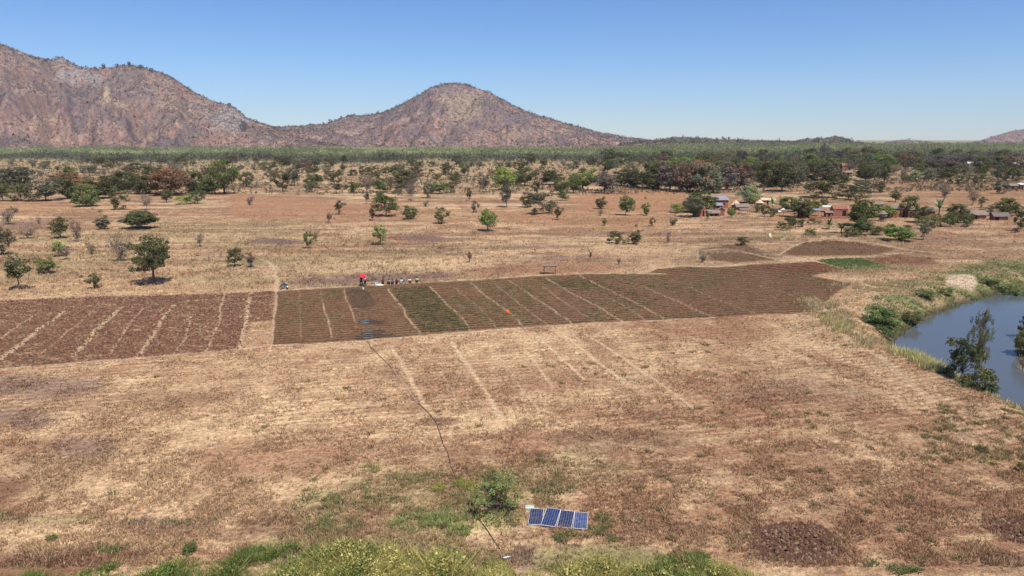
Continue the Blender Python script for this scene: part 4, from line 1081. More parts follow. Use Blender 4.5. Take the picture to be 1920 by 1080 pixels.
# ------------------------------------------------------------------ grasses
def grasses():
    # dry straw over the whole plain
    n = 210000
    Y = 1 / rng.uniform(1 / 260., 1 / 38., n); t = rng.uniform(-.8, .8, n); X = t * (Y + 5)
    cl = fbm(X, Y, 2.2, 3, 700, .6)
    m = rng.random(n) < sstep(.36, .62, cl) * .95 + .08
    dm = np.full(n, -9.); q = (Y > 70) & (Y < 165); dm[q] = np.maximum(sdist(X[q], Y[q], MAIN), sdist(X[q], Y[q], LEFTF)); m &= dm < -.2
    sd = river_sd(X, Y); m &= sd < -1
    for P in (CLOD, CLOD2):
        m &= ~inside(X, Y, P)
    for P, wd, c, st in STR:
        if st > .5:
            bb = np.nonzero((X > P[:,0].min()-1) & (X < P[:,0].max()+1) & (Y > P[:,1].min()-1) & (Y < P[:,1].max()+1))[0]
            if len(bb): m[bb] &= seg_dist(X[bb], Y[bb], P) > wd * .9
    X, Y = X[m], Y[m]; n = len(X)
    tall = sstep(108, 125, Y) * (1 - sstep(170, 230, Y)) * sstep(8, -15, X)
    h = rng.uniform(.10, .26, n) * (1 + 1.3 * tall + .6 * sstep(100, 200, Y)) * (.6 + .8 * fbm(X, Y, 6, 2, 710))
    base = ground_color(X, Y); k = rng.random(n)[:, None]
    col = np.where(k < .6, base * 1.1, np.where(k < .85, C['straw'] * .98, C['rust'] * 1.15))
    Vv, cc = blades(np.stack([X, Y, height(X, Y)], 1), h, .022 + .00022 * Y, .8, 4, col, .22)
    stuff("dry_grass", Vv, cc, "dry straw-coloured grass tufts over the plain", "grass")
    # tall green and yellow grass along the bottom edge
    n = 42000
    poly = [(-300,1180),(-100,1084),(60,1074),(150,1072),(230,1058),(330,1052),(420,1046),(510,1030),(610,1020),(700,1014),(850,1018),(935,1030),(955,1060),(985,1100),(1000,1062),(1060,1058),(1200,1046),(1290,1052),(1370,1066),(1440,1100),(1400,1180),(700,1200),(200,1180)]
    X, Y = scatter_px(n, poly); n = len(X)
    P = GP(poly); kk = fbm(X, Y, 2.4, 3, 720); d = sdist(X, Y, P) + (kk - .62) * 4.5; m = (rng.random(n) < sstep(.30, .5, kk) * .85 + .15) & (d > 0); X, Y, d, kk = X[m], Y[m], d[m], kk[m]; n = len(X)
    ck = fbm(X, Y, .9, 2, 722, .5); ck2 = fbm(X + 30, Y, 2.6, 3, 730, .6); ck3 = fbm(X, Y, .55, 2, 733)
    m = (ck3 > .34) | (d > 2.5); X, Y, d, ck, ck2, ck3 = X[m], Y[m], d[m], ck[m], ck2[m], ck3[m]; n = len(X)
    h = (.15 + .3 * sstep(0, 2.0, d)) * rng.uniform(.5, 1.3, n) * (.25 + 2.0 * sstep(.3, .8, ck) )
    r = rng.random(n)[:, None]; yel = (sstep(.44, .56, ck2 * .6 + ck * .4) * sstep(-16, -9, X) * .75 + .1)[:, None]
    col = np.where(r < .6, np.array([.17, .215, .06]), np.array([.08, .11, .03])) * (.7 + .6 * ck3[:, None])
    col = np.where(rng.random(n)[:, None] < yel, np.array([.50, .43, .15]) * (.65 + .5 * r), col)
    Vv, cc = blades(np.stack([X, Y, height(X, Y)], 1), h, .022, 1.3, 5, col, .3, spread=.25)
    pm = rng.random(n) < .4; Pp = np.stack([X, Y, height(X, Y) + h * .75], 1)[pm]; pc = np.where(rng.random(pm.sum())[:, None] < .4, col[pm] * 1.25, col[pm])
    V3 = clump_tris(Pp, h[pm] * .45 + .05, 16, .8, .11); c3 = np.repeat(pc, 48, 0) * np.repeat(rng.uniform(.6, 1.45, pm.sum() * 16), 3)[:, None]
    Vv = np.concatenate([Vv, V3]); cc = np.concatenate([cc, c3])
    stuff("tall_grass", Vv, cc, "tall green and yellow grass along the bottom of the view", "grass")
    # low weeds round the pipe and panels
    Xs, Ys, Hs, Cs = [], [], [], []
    for cx, cy, rx, ry, n, c in [(830,930,190,45,2600,(.22,.22,.09)),(840,985,110,20,2600,(.27,.30,.11)),(600,950,45,55,900,(.17,.19,.07)),(640,985,40,18,500,(.17,.19,.07)),(692,882,18,10,200,(.27,.28,.09)),
                                 (822,915,12,8,120,(.30,.32,.06)),(873,912,20,14,260,(.30,.32,.06)),(1010,890,90,40,700,(.16,.17,.07)),(1100,1010,60,14,500,(.15,.17,.06)),(1020,925,60,20,400,(.16,.17,.07)),(1290,1050,60,12,500,(.14,.18,.06)),(1130,985,22,22,350,(.2,.2,.08)),(1680,1062,60,14,500,(.17,.19,.08)),(220,1030,60,8,200,(.15,.18,.06)),(340,970,120,16,350,(.17,.17,.08)),(500,1040,60,14,600,(.14,.18,.06))]:
        a = rng.random(n) * 6.283; q = np.sqrt(rng.random(n)); g = np.array([G(cx + rx * q[i] * math.cos(a[i]), cy + ry * q[i] * math.sin(a[i])) for i in range(n)])
        mk = (fbm(g[:,0], g[:,1], 1.1, 3, 740) > .52) & (rng.random(n) < .55); g = g[mk]
        Xs.append(g[:,0]); Ys.append(g[:,1]); Cs.append(np.tile(c, (len(g), 1)))
    X = np.concatenate(Xs); Y = np.concatenate(Ys); col = np.concatenate(Cs)
    Vv, cc = blades(np.stack([X, Y, height(X, Y)], 1), rng.uniform(.08, .26, len(X)), .04, 1.3, 7, col, .35, spread=.3)
    stuff("weeds", Vv, cc, "low green weeds on the ground around the pipe and panels", "weeds")
    # reeds and grass on the river banks
    n = 60000
    x0, x1, y0, y1 = 28, 130, 55, 150
    X = rng.uniform(x0, x1, n); Y = rng.uniform(y0, y1, n); sd = river_sd(X, Y)
    far = Y > 83
    pr = np.where(far, greenbank(X, Y, 1.2) * sstep(.36, .52, fbm(X, Y, 2.5, 3, 751)) + .1 * sstep(-14, -10, sd), sstep(-4.5, -1.5, sd) * .8 * sstep(.42, .55, fbm(X, Y, 2.0, 2, 752)))
    pr = pr * (sand_d(X, Y) > 1.05)
    m = (rng.random(n) < pr) & (sd < .6) & (sd > -40); X, Y, sd, far = X[m], Y[m], sd[m], far[m]; n = len(X)
    nearr = sstep(-6, -1, sd)
    h = rng.uniform(.2, .6, n) * (.4 + 1.0 * fbm(X, Y, 3, 2, 750)) * (.6 + .7 * nearr); h = np.where(far, h, h * 1.25)
    r = rng.random(n)[:, None]
    gm = sstep(.4, .6, fbm(X, Y, 4, 3, 760))[:, None]
    col = np.where(r < .45 + .4 * gm, np.array([.20, .225, .085]), np.array([.40, .34, .18]))
    col = np.where(far[:, None], col, np.where(r < .3, np.array([.24, .24, .10]), np.array([.60, .50, .28])))
    Vv, cc = blades(np.stack([X, Y, height(X, Y)], 1), h, .045, .5, 6, col, .3)
    stuff("reeds", Vv, cc, "green reeds and grass lining the river banks", "reeds")
    # straw bank above the fields and tufts on the near river slope
    Xs, Ys, Hs, Cs = [], [], [], []
    def line(pts, wd, n, h0, h1, c):
        P = GP(pts); seg = np.linalg.norm(np.diff(P, axis=0), axis=1); cum = np.concatenate([[0], np.cumsum(seg)]); s = rng.random(n) * cum[-1]
        x = np.interp(s, cum, P[:,0]) + rng.normal(size=n) * wd; y = np.interp(s, cum, P[:,1]) + rng.normal(size=n) * wd
        Xs.append(x); Ys.append(y); Hs.append(rng.uniform(h0, h1, n)); Cs.append(np.tile(c, (n, 1)))
    line([(1280,458),(1340,450),(1440,449),(1500,450)], 1.2, 1500, .5, 1.2, (.40,.28,.16)); line([(1500,446),(1560,440),(1650,450),(1700,462),(1780,470)], 1.6, 1600, .4, 1.0, (.42,.31,.18))
    line([(1270,470),(1330,474),(1420,470),(1460,482)], 1.2, 900, .3, .8, (.44,.33,.21)); line([(1590,508),(1640,503),(1700,498)], 2.0, 900, .3, .8, (.42,.33,.17))
    line([(1540,560),(1570,600),(1620,635),(1660,655)], 1.5, 1600, .3, .9, (.40,.31,.17)); line([(1590,540),(1640,540),(1700,530)], 2.4, 1300, .3, .8, (.40,.30,.17))
    line([(540,540),(700,531),(860,524),(960,517)], .9, 1300, .2, .5, (.46,.34,.2)); line([(0,548),(250,545),(500,535)], 1.6, 900, .3, .7, (.52,.37,.21))
    line([(0,528),(150,532),(300,530),(480,520)], 4.0, 900, .3, .7, (.5,.36,.21)); line([(0,490),(150,500),(420,505)], 6.0, 900, .3, .7, (.48,.35,.2))
    line([(1690,662),(1720,665),(1760,690)], .8, 900, .7, 1.5, (.44,.40,.19)); line([(1560,600),(1590,625)],.8,300,.4,.9,(.42,.36,.16))
    X = np.concatenate(Xs); Y = np.concatenate(Ys); h = np.concatenate(Hs) * .7; col = np.concatenate(Cs) * 1.3
    m = fbm(X, Y, 1.5, 2, 770) > .48; X, Y, h, col = X[m], Y[m], h[m], col[m]
    Vv, cc = blades(np.stack([X, Y, height(X, Y)], 1), h, .05, .5, 7, col, .28, spread=.3)
    stuff("straw_bank", Vv, cc, "taller straw grass on the field banks and river edge", "grass")
    # clods of the dug patches
    Xs, Ys = [], []
    for P_, q_ in ((CLOD, 2600), (CLOD2, 2200), (LEFTF, 9000)):
        x_ = rng.uniform(max(P_[:,0].min(), -95), P_[:,0].max(), q_ * 2); y_ = rng.uniform(P_[:,1].min(), P_[:,1].max(), q_ * 2); m_ = sdist(x_, y_, P_) > -.15; Xs.append(x_[m_][:q_]); Ys.append(y_[m_][:q_])
    X = np.concatenate(Xs); Y = np.concatenate(Ys); n = len(X); r_ = rng.uniform(.05, .15, n) * (1 + .25 * (Y > 60))
    O = np.array([(1,0,0),(0,1,0),(-1,0,0),(0,-1,0),(0,0,1),(0,0,-1)], float); Ft = np.array([(0,1,4),(1,2,4),(2,3,4),(3,0,4),(1,0,5),(2,1,5),(3,2,5),(0,3,5)])
    Vo = O[None] * r_[:, None, None] * rng.uniform(.6, 1.3, (n, 6, 1)) + np.stack([X, Y, height(X, Y) + .02], 1)[:, None, :]; V_ = Vo[:, Ft.ravel()].reshape(-1, 3)
    kc = rng.random(n)[:, None]; cc_ = np.where(kc < .6, np.array([.16,.082,.056]), np.where(kc < .85, np.array([.23,.13,.085]), np.array([.34,.25,.16])))
    stuff('clods', V_, np.repeat(cc_, 24, 0), 'broken soil clods on the dug and ploughed patches', 'clods')
    # dark tussocks on the near slope and scattered on the plain
    n = 110; px = np.concatenate([rng.uniform(1730, 1990, n), rng.uniform(1200, 1900, 90), rng.uniform(0, 1200, 50)]); py = np.concatenate([rng.uniform(758, 870, n), rng.uniform(640, 1060, 90), rng.uniform(680, 980, 50)])
    g = np.array([G(a, b) for a, b in zip(px, py)]); X, Y = g[:,0], g[:,1]; ok = river_sd(X, Y) < -2; X, Y = X[ok], Y[ok]
    base = np.repeat(np.stack([X, Y], 1), 10, 0) + rng.normal(size=(len(X) * 10, 2)) * .16; X, Y = base[:,0], base[:,1]; r = rng.random(len(X))[:, None]
    col = np.where(r < .6, np.array([.19, .165, .075]), np.array([.34, .25, .12]))
    Vv, cc = blades(np.stack([X, Y, height(X, Y)], 1), rng.uniform(.12, .34, len(X)), .035, 1.0, 6, col, .3, spread=.3)
    stuff("tussocks", Vv, cc, "small dark tussocks dotted over the near slope", "grass")
    # seedlings standing in the furrows of the planted field
    n = 60000; X = rng.uniform(MAIN[:,0].min(), MAIN[:,0].max(), n); Y = rng.uniform(MAIN[:,1].min(), MAIN[:,1].max(), n)
    u0 = X * rowN[0] + Y * rowN[1] + .5 * (fbm(X, Y, 14, 2, 40) - .5); u = np.round(u0 / 1.15 - .75) * 1.15 + .75 * 1.15 + rng.normal(size=n) * .06
    X = X + (u - u0) * rowN[0]; Y = Y + (u - u0) * rowN[1]
    DK = GP([(734,541),(802,537),(883,620),(790,626),(750,570)]); dk = inside(X, Y, DK); DK2 = GP([(1010,530),(1090,520),(1250,560),(1200,570)]); dk |= inside(X, Y, DK2) & (rng.random(n) < .5)
    DK3 = GP([(648,542),(685,543),(702,566),(700,576),(663,577)]); dk &= ~inside(X, Y, DK3)
    m = (sdist(X, Y, MAIN) > .5) & (rng.random(n) < np.where(dk, .5, .28 * sstep(.35, .6, fbm(X, Y, 9, 3, 300)) + .05)); X, Y, dk = X[m], Y[m], dk[m]
    col = np.where(dk[:, None], np.array([.095, .105, .042]), np.array([.10, .105, .04]))
    Vv, cc = blades(np.stack([X, Y, height(X, Y)], 1), np.where(dk, .24, .17) * rng.uniform(.6, 1.3, len(X)), .05, 1.1, 6, col, .3, spread=.25)
    gp = GP([(1532,488),(1560,485),(1612,484),(1642,492),(1668,500),(1612,507),(1588,504)]); X = rng.uniform(gp[:,0].min(), gp[:,0].max(), 2600); Y = rng.uniform(gp[:,1].min(), gp[:,1].max(), 2600); m = inside(X, Y, gp); X, Y = X[m], Y[m]
    V2, c2 = blades(np.stack([X, Y, height(X, Y)], 1), rng.uniform(.15, .35, len(X)), .08, 1.0, 6, np.tile((.17, .215, .08), (len(X), 1)), .3, spread=.3)
    stuff("crops", np.concatenate([Vv, V2]), np.concatenate([cc, c2]), "rows of green seedlings in the brown planted field", "crops")
grasses()

# ------------------------------------------------------------------ buildings
M_BRICK = simple_mat("red_brick", (.30, .12, .075), nscale=3, var=.3, bump=.3)
M_BRICKD = simple_mat("brown_brick", (.25, .10, .065), nscale=3, var=.3, bump=.3)
M_PINK = simple_mat("pale_plaster", (.50, .29, .20), nscale=3, var=.15)
M_MUD = simple_mat("mud_wall", (.38, .17, .10), nscale=2, var=.3, bump=.3)
M_DARK = simple_mat("dark_opening", (.02, .015, .012), var=.1)
M_TIN = simple_mat("blue_grey_tin", (.24, .23, .26), rough=.7, metal=0, nscale=2, var=.15)
M_TINW = simple_mat("white_tin", (.60, .58, .56), rough=.5, nscale=2, var=.12)
M_POLE = simple_mat("pole_wood", (.16, .11, .08), nscale=8, var=.3)
M_CLOTHW = simple_mat("white_cloth", (.75, .73, .68), nscale=6, var=.12)
def thatch_mat(name, c):
    q = N(name); tc = q.n("ShaderNodeTexCoord"); mp = q.n("ShaderNodeMapping"); mp.inputs["Scale"].default_value = (6, 6, 1.2); q.l(tc.outputs["Object"], mp.inputs[0])
    f = noise_fac(q, 3, 6, .7, mp.outputs[0]); rgb = q.n("ShaderNodeRGB"); rgb.outputs[0].default_value = (*c, 1)
    cc = vmul(q, rgb.outputs[0], maprange(q, f, .3, .7, .55, 1.4)); d = q.n("ShaderNodeBsdfDiffuse"); q.l(cc, d.inputs[0])
    b = q.n("ShaderNodeBump"); b.inputs["Strength"].default_value = .8; b.inputs["Distance"].default_value = .1; q.l(f, b.inputs["Height"]); q.l(b.outputs[0], d.inputs["Normal"])
    q.l(d.outputs[0], q.out.inputs[0]); return q.m
M_TH = thatch_mat("grey_thatch", (.23, .18, .145)); M_THS = thatch_mat("straw_thatch", (.55, .43, .29)); M_THD = thatch_mat("dark_thatch", (.17, .135, .115))

def box(V, Fc, x0, x1, y0, y1, z0, z1):
    i = len(V); V += [(x0,y0,z0),(x1,y0,z0),(x1,y1,z0),(x0,y1,z0),(x0,y0,z1),(x1,y0,z1),(x1,y1,z1),(x0,y1,z1)]
    Fc += [(i,i+3,i+2,i+1),(i+4,i+5,i+6,i+7),(i,i+1,i+5,i+4),(i+1,i+2,i+6,i+5),(i+2,i+3,i+7,i+6),(i+3,i,i+4,i+7)]
def mb(name, parent, mat, *boxes):
    V, Fc = [], []
    for b in boxes: box(V, Fc, *b)
    return link(name, pmesh(name, V, Fc, mat), parent)
def walls_with_openings(name, parent, mat, w_, d_, h, openings, th=.2):
    """front wall (y=-d/2) with real openings: (x0,x1,z0,z1); other three walls solid"""
    bx = []
    xs = sorted(openings); x = -w_ / 2
    for (a, b, z0, z1) in xs:
        bx.append((x, a, -d_/2, -d_/2 + th, -.1, h))
        if z0 > 0: bx.append((a, b, -d_/2, -d_/2 + th, -.1, z0))
        if z1 < h: bx.append((a, b, -d_/2, -d_/2 + th, z1, h))
        x = b
    bx.append((x, w_/2, -d_/2, -d_/2 + th, -.1, h))
    bx += [(-w_/2, -w_/2 + th, -d_/2 + th, d_/2 - th, -.1, h), (w_/2 - th, w_/2, -d_/2 + th, d_/2 - th, -.1, h), (-w_/2, w_/2, d_/2 - th, d_/2, -.1, h)]
    return mb(name, parent, mat, *bx)
def gable_ends(V, Fc, w_, d_, h, rise, th=.2):
    for x0 in (-w_/2, w_/2 - th):
        i = len(V)
        for x in (x0, x0 + th): V += [(x, -d_/2, h), (x, d_/2, h), (x, 0, h + rise)]
        Fc += [(i, i+2, i+1), (i+3, i+4, i+5), (i, i+1, i+4, i+3), (i+1, i+2, i+5, i+4), (i+2, i, i+3, i+5)]
def roof_mesh(w_, d_, h, rise, over, th=.12, seed=0, sag=.0, segs=14):
    rs = random.Random(seed); V, Fc = [], []
    W = w_/2 + over; D = d_/2 + over; drop = rise * over / (d_/2)
    for side in (-1, 1):
        i = len(V)
        for k in range(segs + 1):
            x = -W + 2*W*k/segs; s = sag * math.sin(math.pi*k/segs)
            for (y, z) in ((side*D + rs.uniform(-.08,.08), h - drop + rs.uniform(-.05,.05)), (side*D*.5, h + rise*.5 - s*.6 - drop*.5 + rs.uniform(-.03,.03)), (0, h + rise + rs.uniform(-.03,.03) - s)):
                V.append((x, y, z)); V.append((x, y, z + th))
        for k in range(segs):
            a = i + 6*k; b = a + 6
            for q in (0, 2):
                Fc.append((a+q+1, b+q+1, b+q+3, a+q+3) if side < 0 else (a+q+1, a+q+3, b+q+3, b+q+1))
                Fc.append((a+q, a+q+2, b+q+2, b+q) if side < 0 else (a+q, b+q, b+q+2, a+q+2))
            Fc.append((a, b, b+1, a+1))
        for a in (i, i + 6*segs):
            Fc.append((a, a+1, a+3, a+2)); Fc.append((a+2, a+3, a+5, a+4))
    return V, Fc
def house(px, py, wm, dm, h, rise, wallm, roofm, label, rz=0., over=.35, openings=((-.4,.4,0,1.8),), flat=False, sag=.1, name='house', group=None):
    x, y = G(px, py); y += dm * .5
    r = empty(name, (x, y, hz(x, y)), rz, label, 'house', group)
    ops = [tuple(o) for o in openings]
    wl = walls_with_openings('wall', r, wallm, wm, dm, h, ops)
    V, Fc = [], []; 
    if not flat:
        gable_ends(V, Fc, wm, dm, h, rise); link('gable', pmesh('gable', V, Fc, wallm), r)
        V, Fc = roof_mesh(wm, dm, h + .03, rise, over, seed=int(px), sag=sag); link('roof', pmesh('roof', V, Fc, roofm), r)
    else:
        V, Fc = [], []; i = 0; W = wm/2 + over; D = dm/2 + over; z0 = h + .02; z1 = h + rise; n = 16
        for k in range(n + 1):
            xx = -W + 2*W*k/n; rip = .03 * (k % 2)
            V += [(xx, -D, z0 - .1 + rip), (xx, D, z1 + rip), (xx, -D, z0 - .05 + rip), (xx, D, z1 + .05 + rip)]
        for k in range(n):
            a = 4*k; b = a + 4; Fc += [(a+2, b+2, b+3, a+3), (a, a+1, b+1, b), (a, b, b+2, a+2), (a+1, a+3, b+3, b+1)]
        Fc += [(0, 2, 3, 1), (4*n, 4*n+1, 4*n+3, 4*n+2)]
        link('roof', pmesh('roof', V, Fc, roofm), r)
    for (a, b, z0, z1) in ops:
        if z0 == 0: mb('door', r, M_DARK, (a, b, -dm/2 + .12, -dm/2 + .16, 0, z1))
        else:
            wn = mb('window', r, M_DARK, (a, b, -dm/2 + .12, -dm/2 + .15, z0, z1))
            mb('frame', wn, M_POLE, (a-.05, b+.05, -dm/2 - .03, -dm/2 - .003, z0 - .06, z0), (a-.05, b+.05, -dm/2 - .03, -dm/2 - .003, z1, z1 + .06))
    r.scale = (1.14, 1.14, 1.14) if y < 330 else (1, 1, 1)
    return r
def cone_thatch(rad, h0, h1, seed, n=28, tiers=6, th=.1):
    rs = random.Random(seed); V, Fc = [], []
    for t in range(tiers + 1):
        f = t / tiers; r = rad * (1 - f) ** .92 + .03; z = h0 + (h1 - h0) * f
        for k in range(n):
            a = 2*math.pi*k/n; rr = r * (1 + rs.uniform(-.03,.03)); V.append((rr*math.cos(a), rr*math.sin(a), z + rs.uniform(-.04,.04)*(1-f)))
    for t in range(tiers):
        for k in range(n): k2 = (k+1) % n; Fc.append((t*n+k, t*n+k2, (t+1)*n+k2, (t+1)*n+k))
    i = len(V); V.append((0, 0, h1 + .08)); 
    for k in range(n): Fc.append((tiers*n+k, tiers*n+(k+1) % n, i))
    j = len(V)
    for k in range(n): a = 2*math.pi*k/n; V.append((rad*.9*math.cos(a), rad*.9*math.sin(a), h0 - th))
    for k in range(n): k2 = (k+1) % n; Fc.append((j+k, j+k2, k2, k))
    Fc.append(tuple(j+k for k in range(n))[::-1])
    return V, Fc
def ring_wall(r, z0, z1, n=24, door=True):
    V, Fc = [], []
    for z in (z0, z1):
        for rr in (r, r - .15):
            for k in range(n): a = 2*math.pi*k/n; V.append((rr*math.cos(a), rr*math.sin(a), z))
    for k in range(n):
        k2 = (k+1) % n
        if door and abs(((k+.5)/n*360) - 270) < 14: continue
        Fc += [(k, k2, 2*n+k2, 2*n+k), (n+k2, n+k, 3*n+k, 3*n+k2), (2*n+k, 2*n+k2, 3*n+k2, 3*n+k)]
    return V, Fc
def round_hut(px, py, rad, h, rh, wallm, roofm, label, name='round_hut'):
    x, y = G(px, py); y += rad
    r = empty(name, (x, y, hz(x, y)), 0, label, 'hut')
    link('wall', pmesh('wall', *ring_wall(rad, -.1, h)[:2], wallm), r); link('roof', pmesh('roof', *cone_thatch(rad * 1.35, h - .15, h + rh, int(px)), roofm), r)
    mb('door', r, M_DARK, (-.4, .4, -rad + .22, -rad + .26, 0, h - .2)); return r
def shelter(px, py, wm, dm, h, roofm, label, slope=.3, name='shelter', nposts=4, th=.18, cat='shelter', over=.3, rz=0):
    x, y = G(px, py); y += dm * .5
    r = empty(name, (x, y, hz(x, y)), rz, label, cat)
    ps = [(-wm/2, -dm/2), (wm/2, -dm/2), (wm/2, dm/2), (-wm/2, dm/2)]
    if nposts == 6: ps += [(0, -dm/2), (0, dm/2)]
    for (a, b) in ps:
        V, Fc = [], []; hh = h + (slope if b > 0 else 0); tube(V, Fc, (a, b, -.1), (a + random.uniform(-.05,.05), b, hh), .055, .045, 7); link('post', pmesh('post', V, Fc, M_POLE, True), r)
    V, Fc = [], []
    for b in (-dm/2, dm/2): tube(V, Fc, (-wm/2 - over, b, h + (slope if b > 0 else 0)), (wm/2 + over, b, h + (slope if b > 0 else 0)), .05, .05, 6)
    for k in range(5):
        xx = -wm/2 + wm*k/4; tube(V, Fc, (xx, -dm/2 - over, h + .08), (xx, dm/2 + over, h + slope + .08), .035, .03, 5)
    link('beam', pmesh('beam', V, Fc, M_POLE, True), r)
    if roofm:
        V, Fc = [], []; W = wm/2 + over; D = dm/2 + over; n = 12; rs = random.Random(int(px))
        for k in range(n + 1):
            xx = -W + 2*W*k/n
            for (yy, zz) in ((-D + rs.uniform(-.1,.1), h + .12), (0, h + slope*.5 + .2 + rs.uniform(-.05,.05)), (D + rs.uniform(-.1,.1), h + slope + .12)):
                V += [(xx, yy, zz), (xx, yy, zz + th * rs.uniform(.7, 1.2))]
        for k in range(n):
            a = 6*k; b = a + 6
            for q in (0, 2): Fc += [(a+q+1, b+q+1, b+q+3, a+q+3), (a+q, a+q+2, b+q+2, b+q)]
            Fc += [(a, b, b+1, a+1), (a+4, a+5, b+5, b+4)]
        for a in (0, 6*n): Fc += [(a, a+1, a+3, a+2), (a+2, a+3, a+5, a+4)]
        link('roof', pmesh('roof', V, Fc, roofm), r)
    return r

house(1312.5, 407.5, 2.6, 2.6, 2.5, .0 + .5, M_BRICK, M_TH, 'leftmost red brick hut of the village, tall and narrow without windows', flat=True, over=.05, openings=((.55,1.0,0,1.7),), rz=.08)
house(1353, 391, 3.9, 3.2, 2.6, .9, M_BRICK, M_TIN, 'red house with blue-grey tin roof behind the pink wall', flat=True, over=.35, openings=((-1.2,-.5,0,1.9),(.3,.9,1.0,1.6)), rz=.05)
house(1338, 407, 3.0, 2.0, 1.0, .7, M_BRICKD, M_TH, 'low long thatched shed right of the leftmost brick hut', openings=((-.9,-.3,0,.9),(.3,.9,0,.9)), rz=-.03)
house(1352.5, 406.5, 1.7, 1.8, 1.7, .55, M_BRICK, M_TH, 'small brick hut with grey rounded gable left of the pink wall', openings=((-.3,.3,0,1.3),), rz=1.45, over=.2)
house(1347, 397, 2.2, 1.8, 1.7, .6, M_BRICK, M_TIN, 'lean-to with small tin roof below the blue-grey roofed house', flat=True, openings=((-.5,.3,0,1.4),))
wx, wy = G(1360, 406); o = empty('wall', (wx, wy, hz(wx, wy)), .2, 'short pale pink plastered wall piece beside the tiny round tree', 'wall')
mb('wall_panel', o, M_PINK, (-.55, .5, 0, .16, -.1, 1.9)); mb('wall_cap', o, M_PINK, (-.62, -.1, -.03, .19, 1.9, 2.25))
round_hut(1381, 391, 1.35, 1.3, 1.5, M_MUD, M_THS, 'round hut under a pale straw dome left of the grey sheds')
house(1391, 396, 3.6, 2.2, 1.2, .75, M_MUD, M_TH, 'grey thatched long shed below the pale straw dome', openings=((-1.3,-.6,0,1.0),(.2,.9,0,1.0)), rz=.06)
shelter(1397, 404, 2.8, 2.0, 1.3, M_TH, 'grey thatched open shelter in front of the long grey shed')
round_hut(1426, 386, 1.15, 1.1, 1.2, M_MUD, M_THS, 'smaller straw-domed hut behind the village poles')
house(1440, 384, 4.2, 2.4, 1.5, .5, M_PINK, M_THS, 'pale-walled hut behind the bananas', openings=((-.5,.1,0,1.3),))
shelter(1420, 400, 2.6, 2.0, 1.7, M_TH, 'grey-roofed pole shelter right of the grey sheds')
house(1453, 402, 1.9, 1.6, 1.3, .3, M_BRICKD, M_THD, 'small dark brick box hut under the banana clump', flat=True, openings=((-.6,.6,0,1.1),), over=.05)
shelter(1478, 408, 3.6, 2.6, 1.5, M_THD, 'black shady shelter under the dark village tree', rz=.1)
mx, my = G(1465, 401); o = empty('roof_sheet', (mx, my, hz(mx, my)), .25, 'whitish roofing sheet propped left of the black shady shelter', 'sheet')
V, Fc = [], []; box(V, Fc, -1.4, 1.2, -.6, .6, 0, .05); sh = link('sheet', pmesh('sheet', V, Fc, M_CLOTHW), o); sh.location = (0, 0, .9); sh.rotation_euler = (.35, -.3, 0)
V, Fc = [], []; tube(V, Fc, (.9, .2, -.1), (.9, .2, 1.2), .05, .05); tube(V, Fc, (-.9, .2, -.1), (-.9, .2, .75), .05, .05); link('post', pmesh('post', V, Fc, M_POLE), o)
house(1510, 409, 3.0, 2.2, 1.5, .5, M_BRICK, M_THD, 'brick hut half hidden behind the dark village tree', openings=((.2,.8,0,1.3),))
shelter(1534, 407, 2.0, 2.2, 1.7, M_TIN, 'small shelter with blue-grey roof left of the white tin roof', nposts=4)
shelter(1555, 399, 3.6, 2.6, 1.5, M_TINW, 'shelter under the bright white tin roof', th=.06)
house(1554, 408, 1.8, 1.4, 1.2, .35, M_BRICKD, M_TH, 'tiny brown hut in front of the white tin roof shelter', openings=((-.3,.3,0,1.0),), over=.25)
house(1576, 407, 3.9, 3.2, 2.0, .75, M_BRICK, M_BRICKD, 'red brick house with dark double door right of the white tin roof', openings=((.5,1.5,0,1.7),), over=.1, rz=-.12)
lx, ly = G(1543, 411); o = empty('wall', (lx, ly, hz(lx, ly)), .0, 'long low red earth wall in front of the village centre', 'wall')
V, Fc = [], []
for k in range(16): box(V, Fc, -7.4 + k*.93, -7.4 + (k+1)*.93 - .004, -.15 + .05*math.sin(k*1.3), .15 + .05*math.sin(k*1.3), -.1, .45 + .14*math.sin(k*2.1))
link('earth_wall', pmesh('earth_wall', V, Fc, M_BRICK), o)
# raised granary
gx, gy = G(1654, 416); o = empty('granary', (gx, gy, hz(gx, gy)), 0, 'raised granary with pointed pale thatch cap and second skirt', 'granary')
link('roof', pmesh('roof', *cone_thatch(1.35, 2.35, 3.4, 3), M_TINW if False else M_TH), o); link('skirt', pmesh('skirt', *cone_thatch(1.3, 1.75, 2.5, 4), M_TH), o)
link('basket', pmesh('basket', *ring_wall(.85, .55, 1.9, door=False), M_POLE), o)
V, Fc = [], []; box(V, Fc, -.95, .95, -.95, .95, .47, .55); link('platform', pmesh('platform', V, Fc, M_POLE), o)
for (a, b) in ((-.75,-.75),(.75,-.75),(.75,.75),(-.75,.75)):
    V, Fc = [], []; tube(V, Fc, (a, b, -.1), (a, b, .47), .08, .07, 7); link('leg', pmesh('leg', V, Fc, M_POLE), o)
house(1684, 408, 4.6, 3.4, 2.4, .5, M_BRICK, M_TH, 'long red brick house with low flat roof right of the granary', flat=True, openings=((1.2,1.75,0,1.8),(.35,.6,.6,1.9)), over=.2, rz=-.08)
house(1708, 409, 1.8, 2.6, 2.2, .4, M_BRICKD, M_TH, 'narrow brick annex beyond the pale trunk by the long red brick house', flat=True, openings=((-.5,.1,0,1.6),), over=.1)
round_hut(1676, 403, 1.15, 1.0, .9, M_MUD, M_THS, 'little hut with pale straw roof against the long red brick house')
house(1646, 392, 3.0, 2.2, 1.4, .6, M_MUD, M_TH, 'thatched hut behind the yellow-green bush and granary', openings=((-.3,.3,0,1.2),))
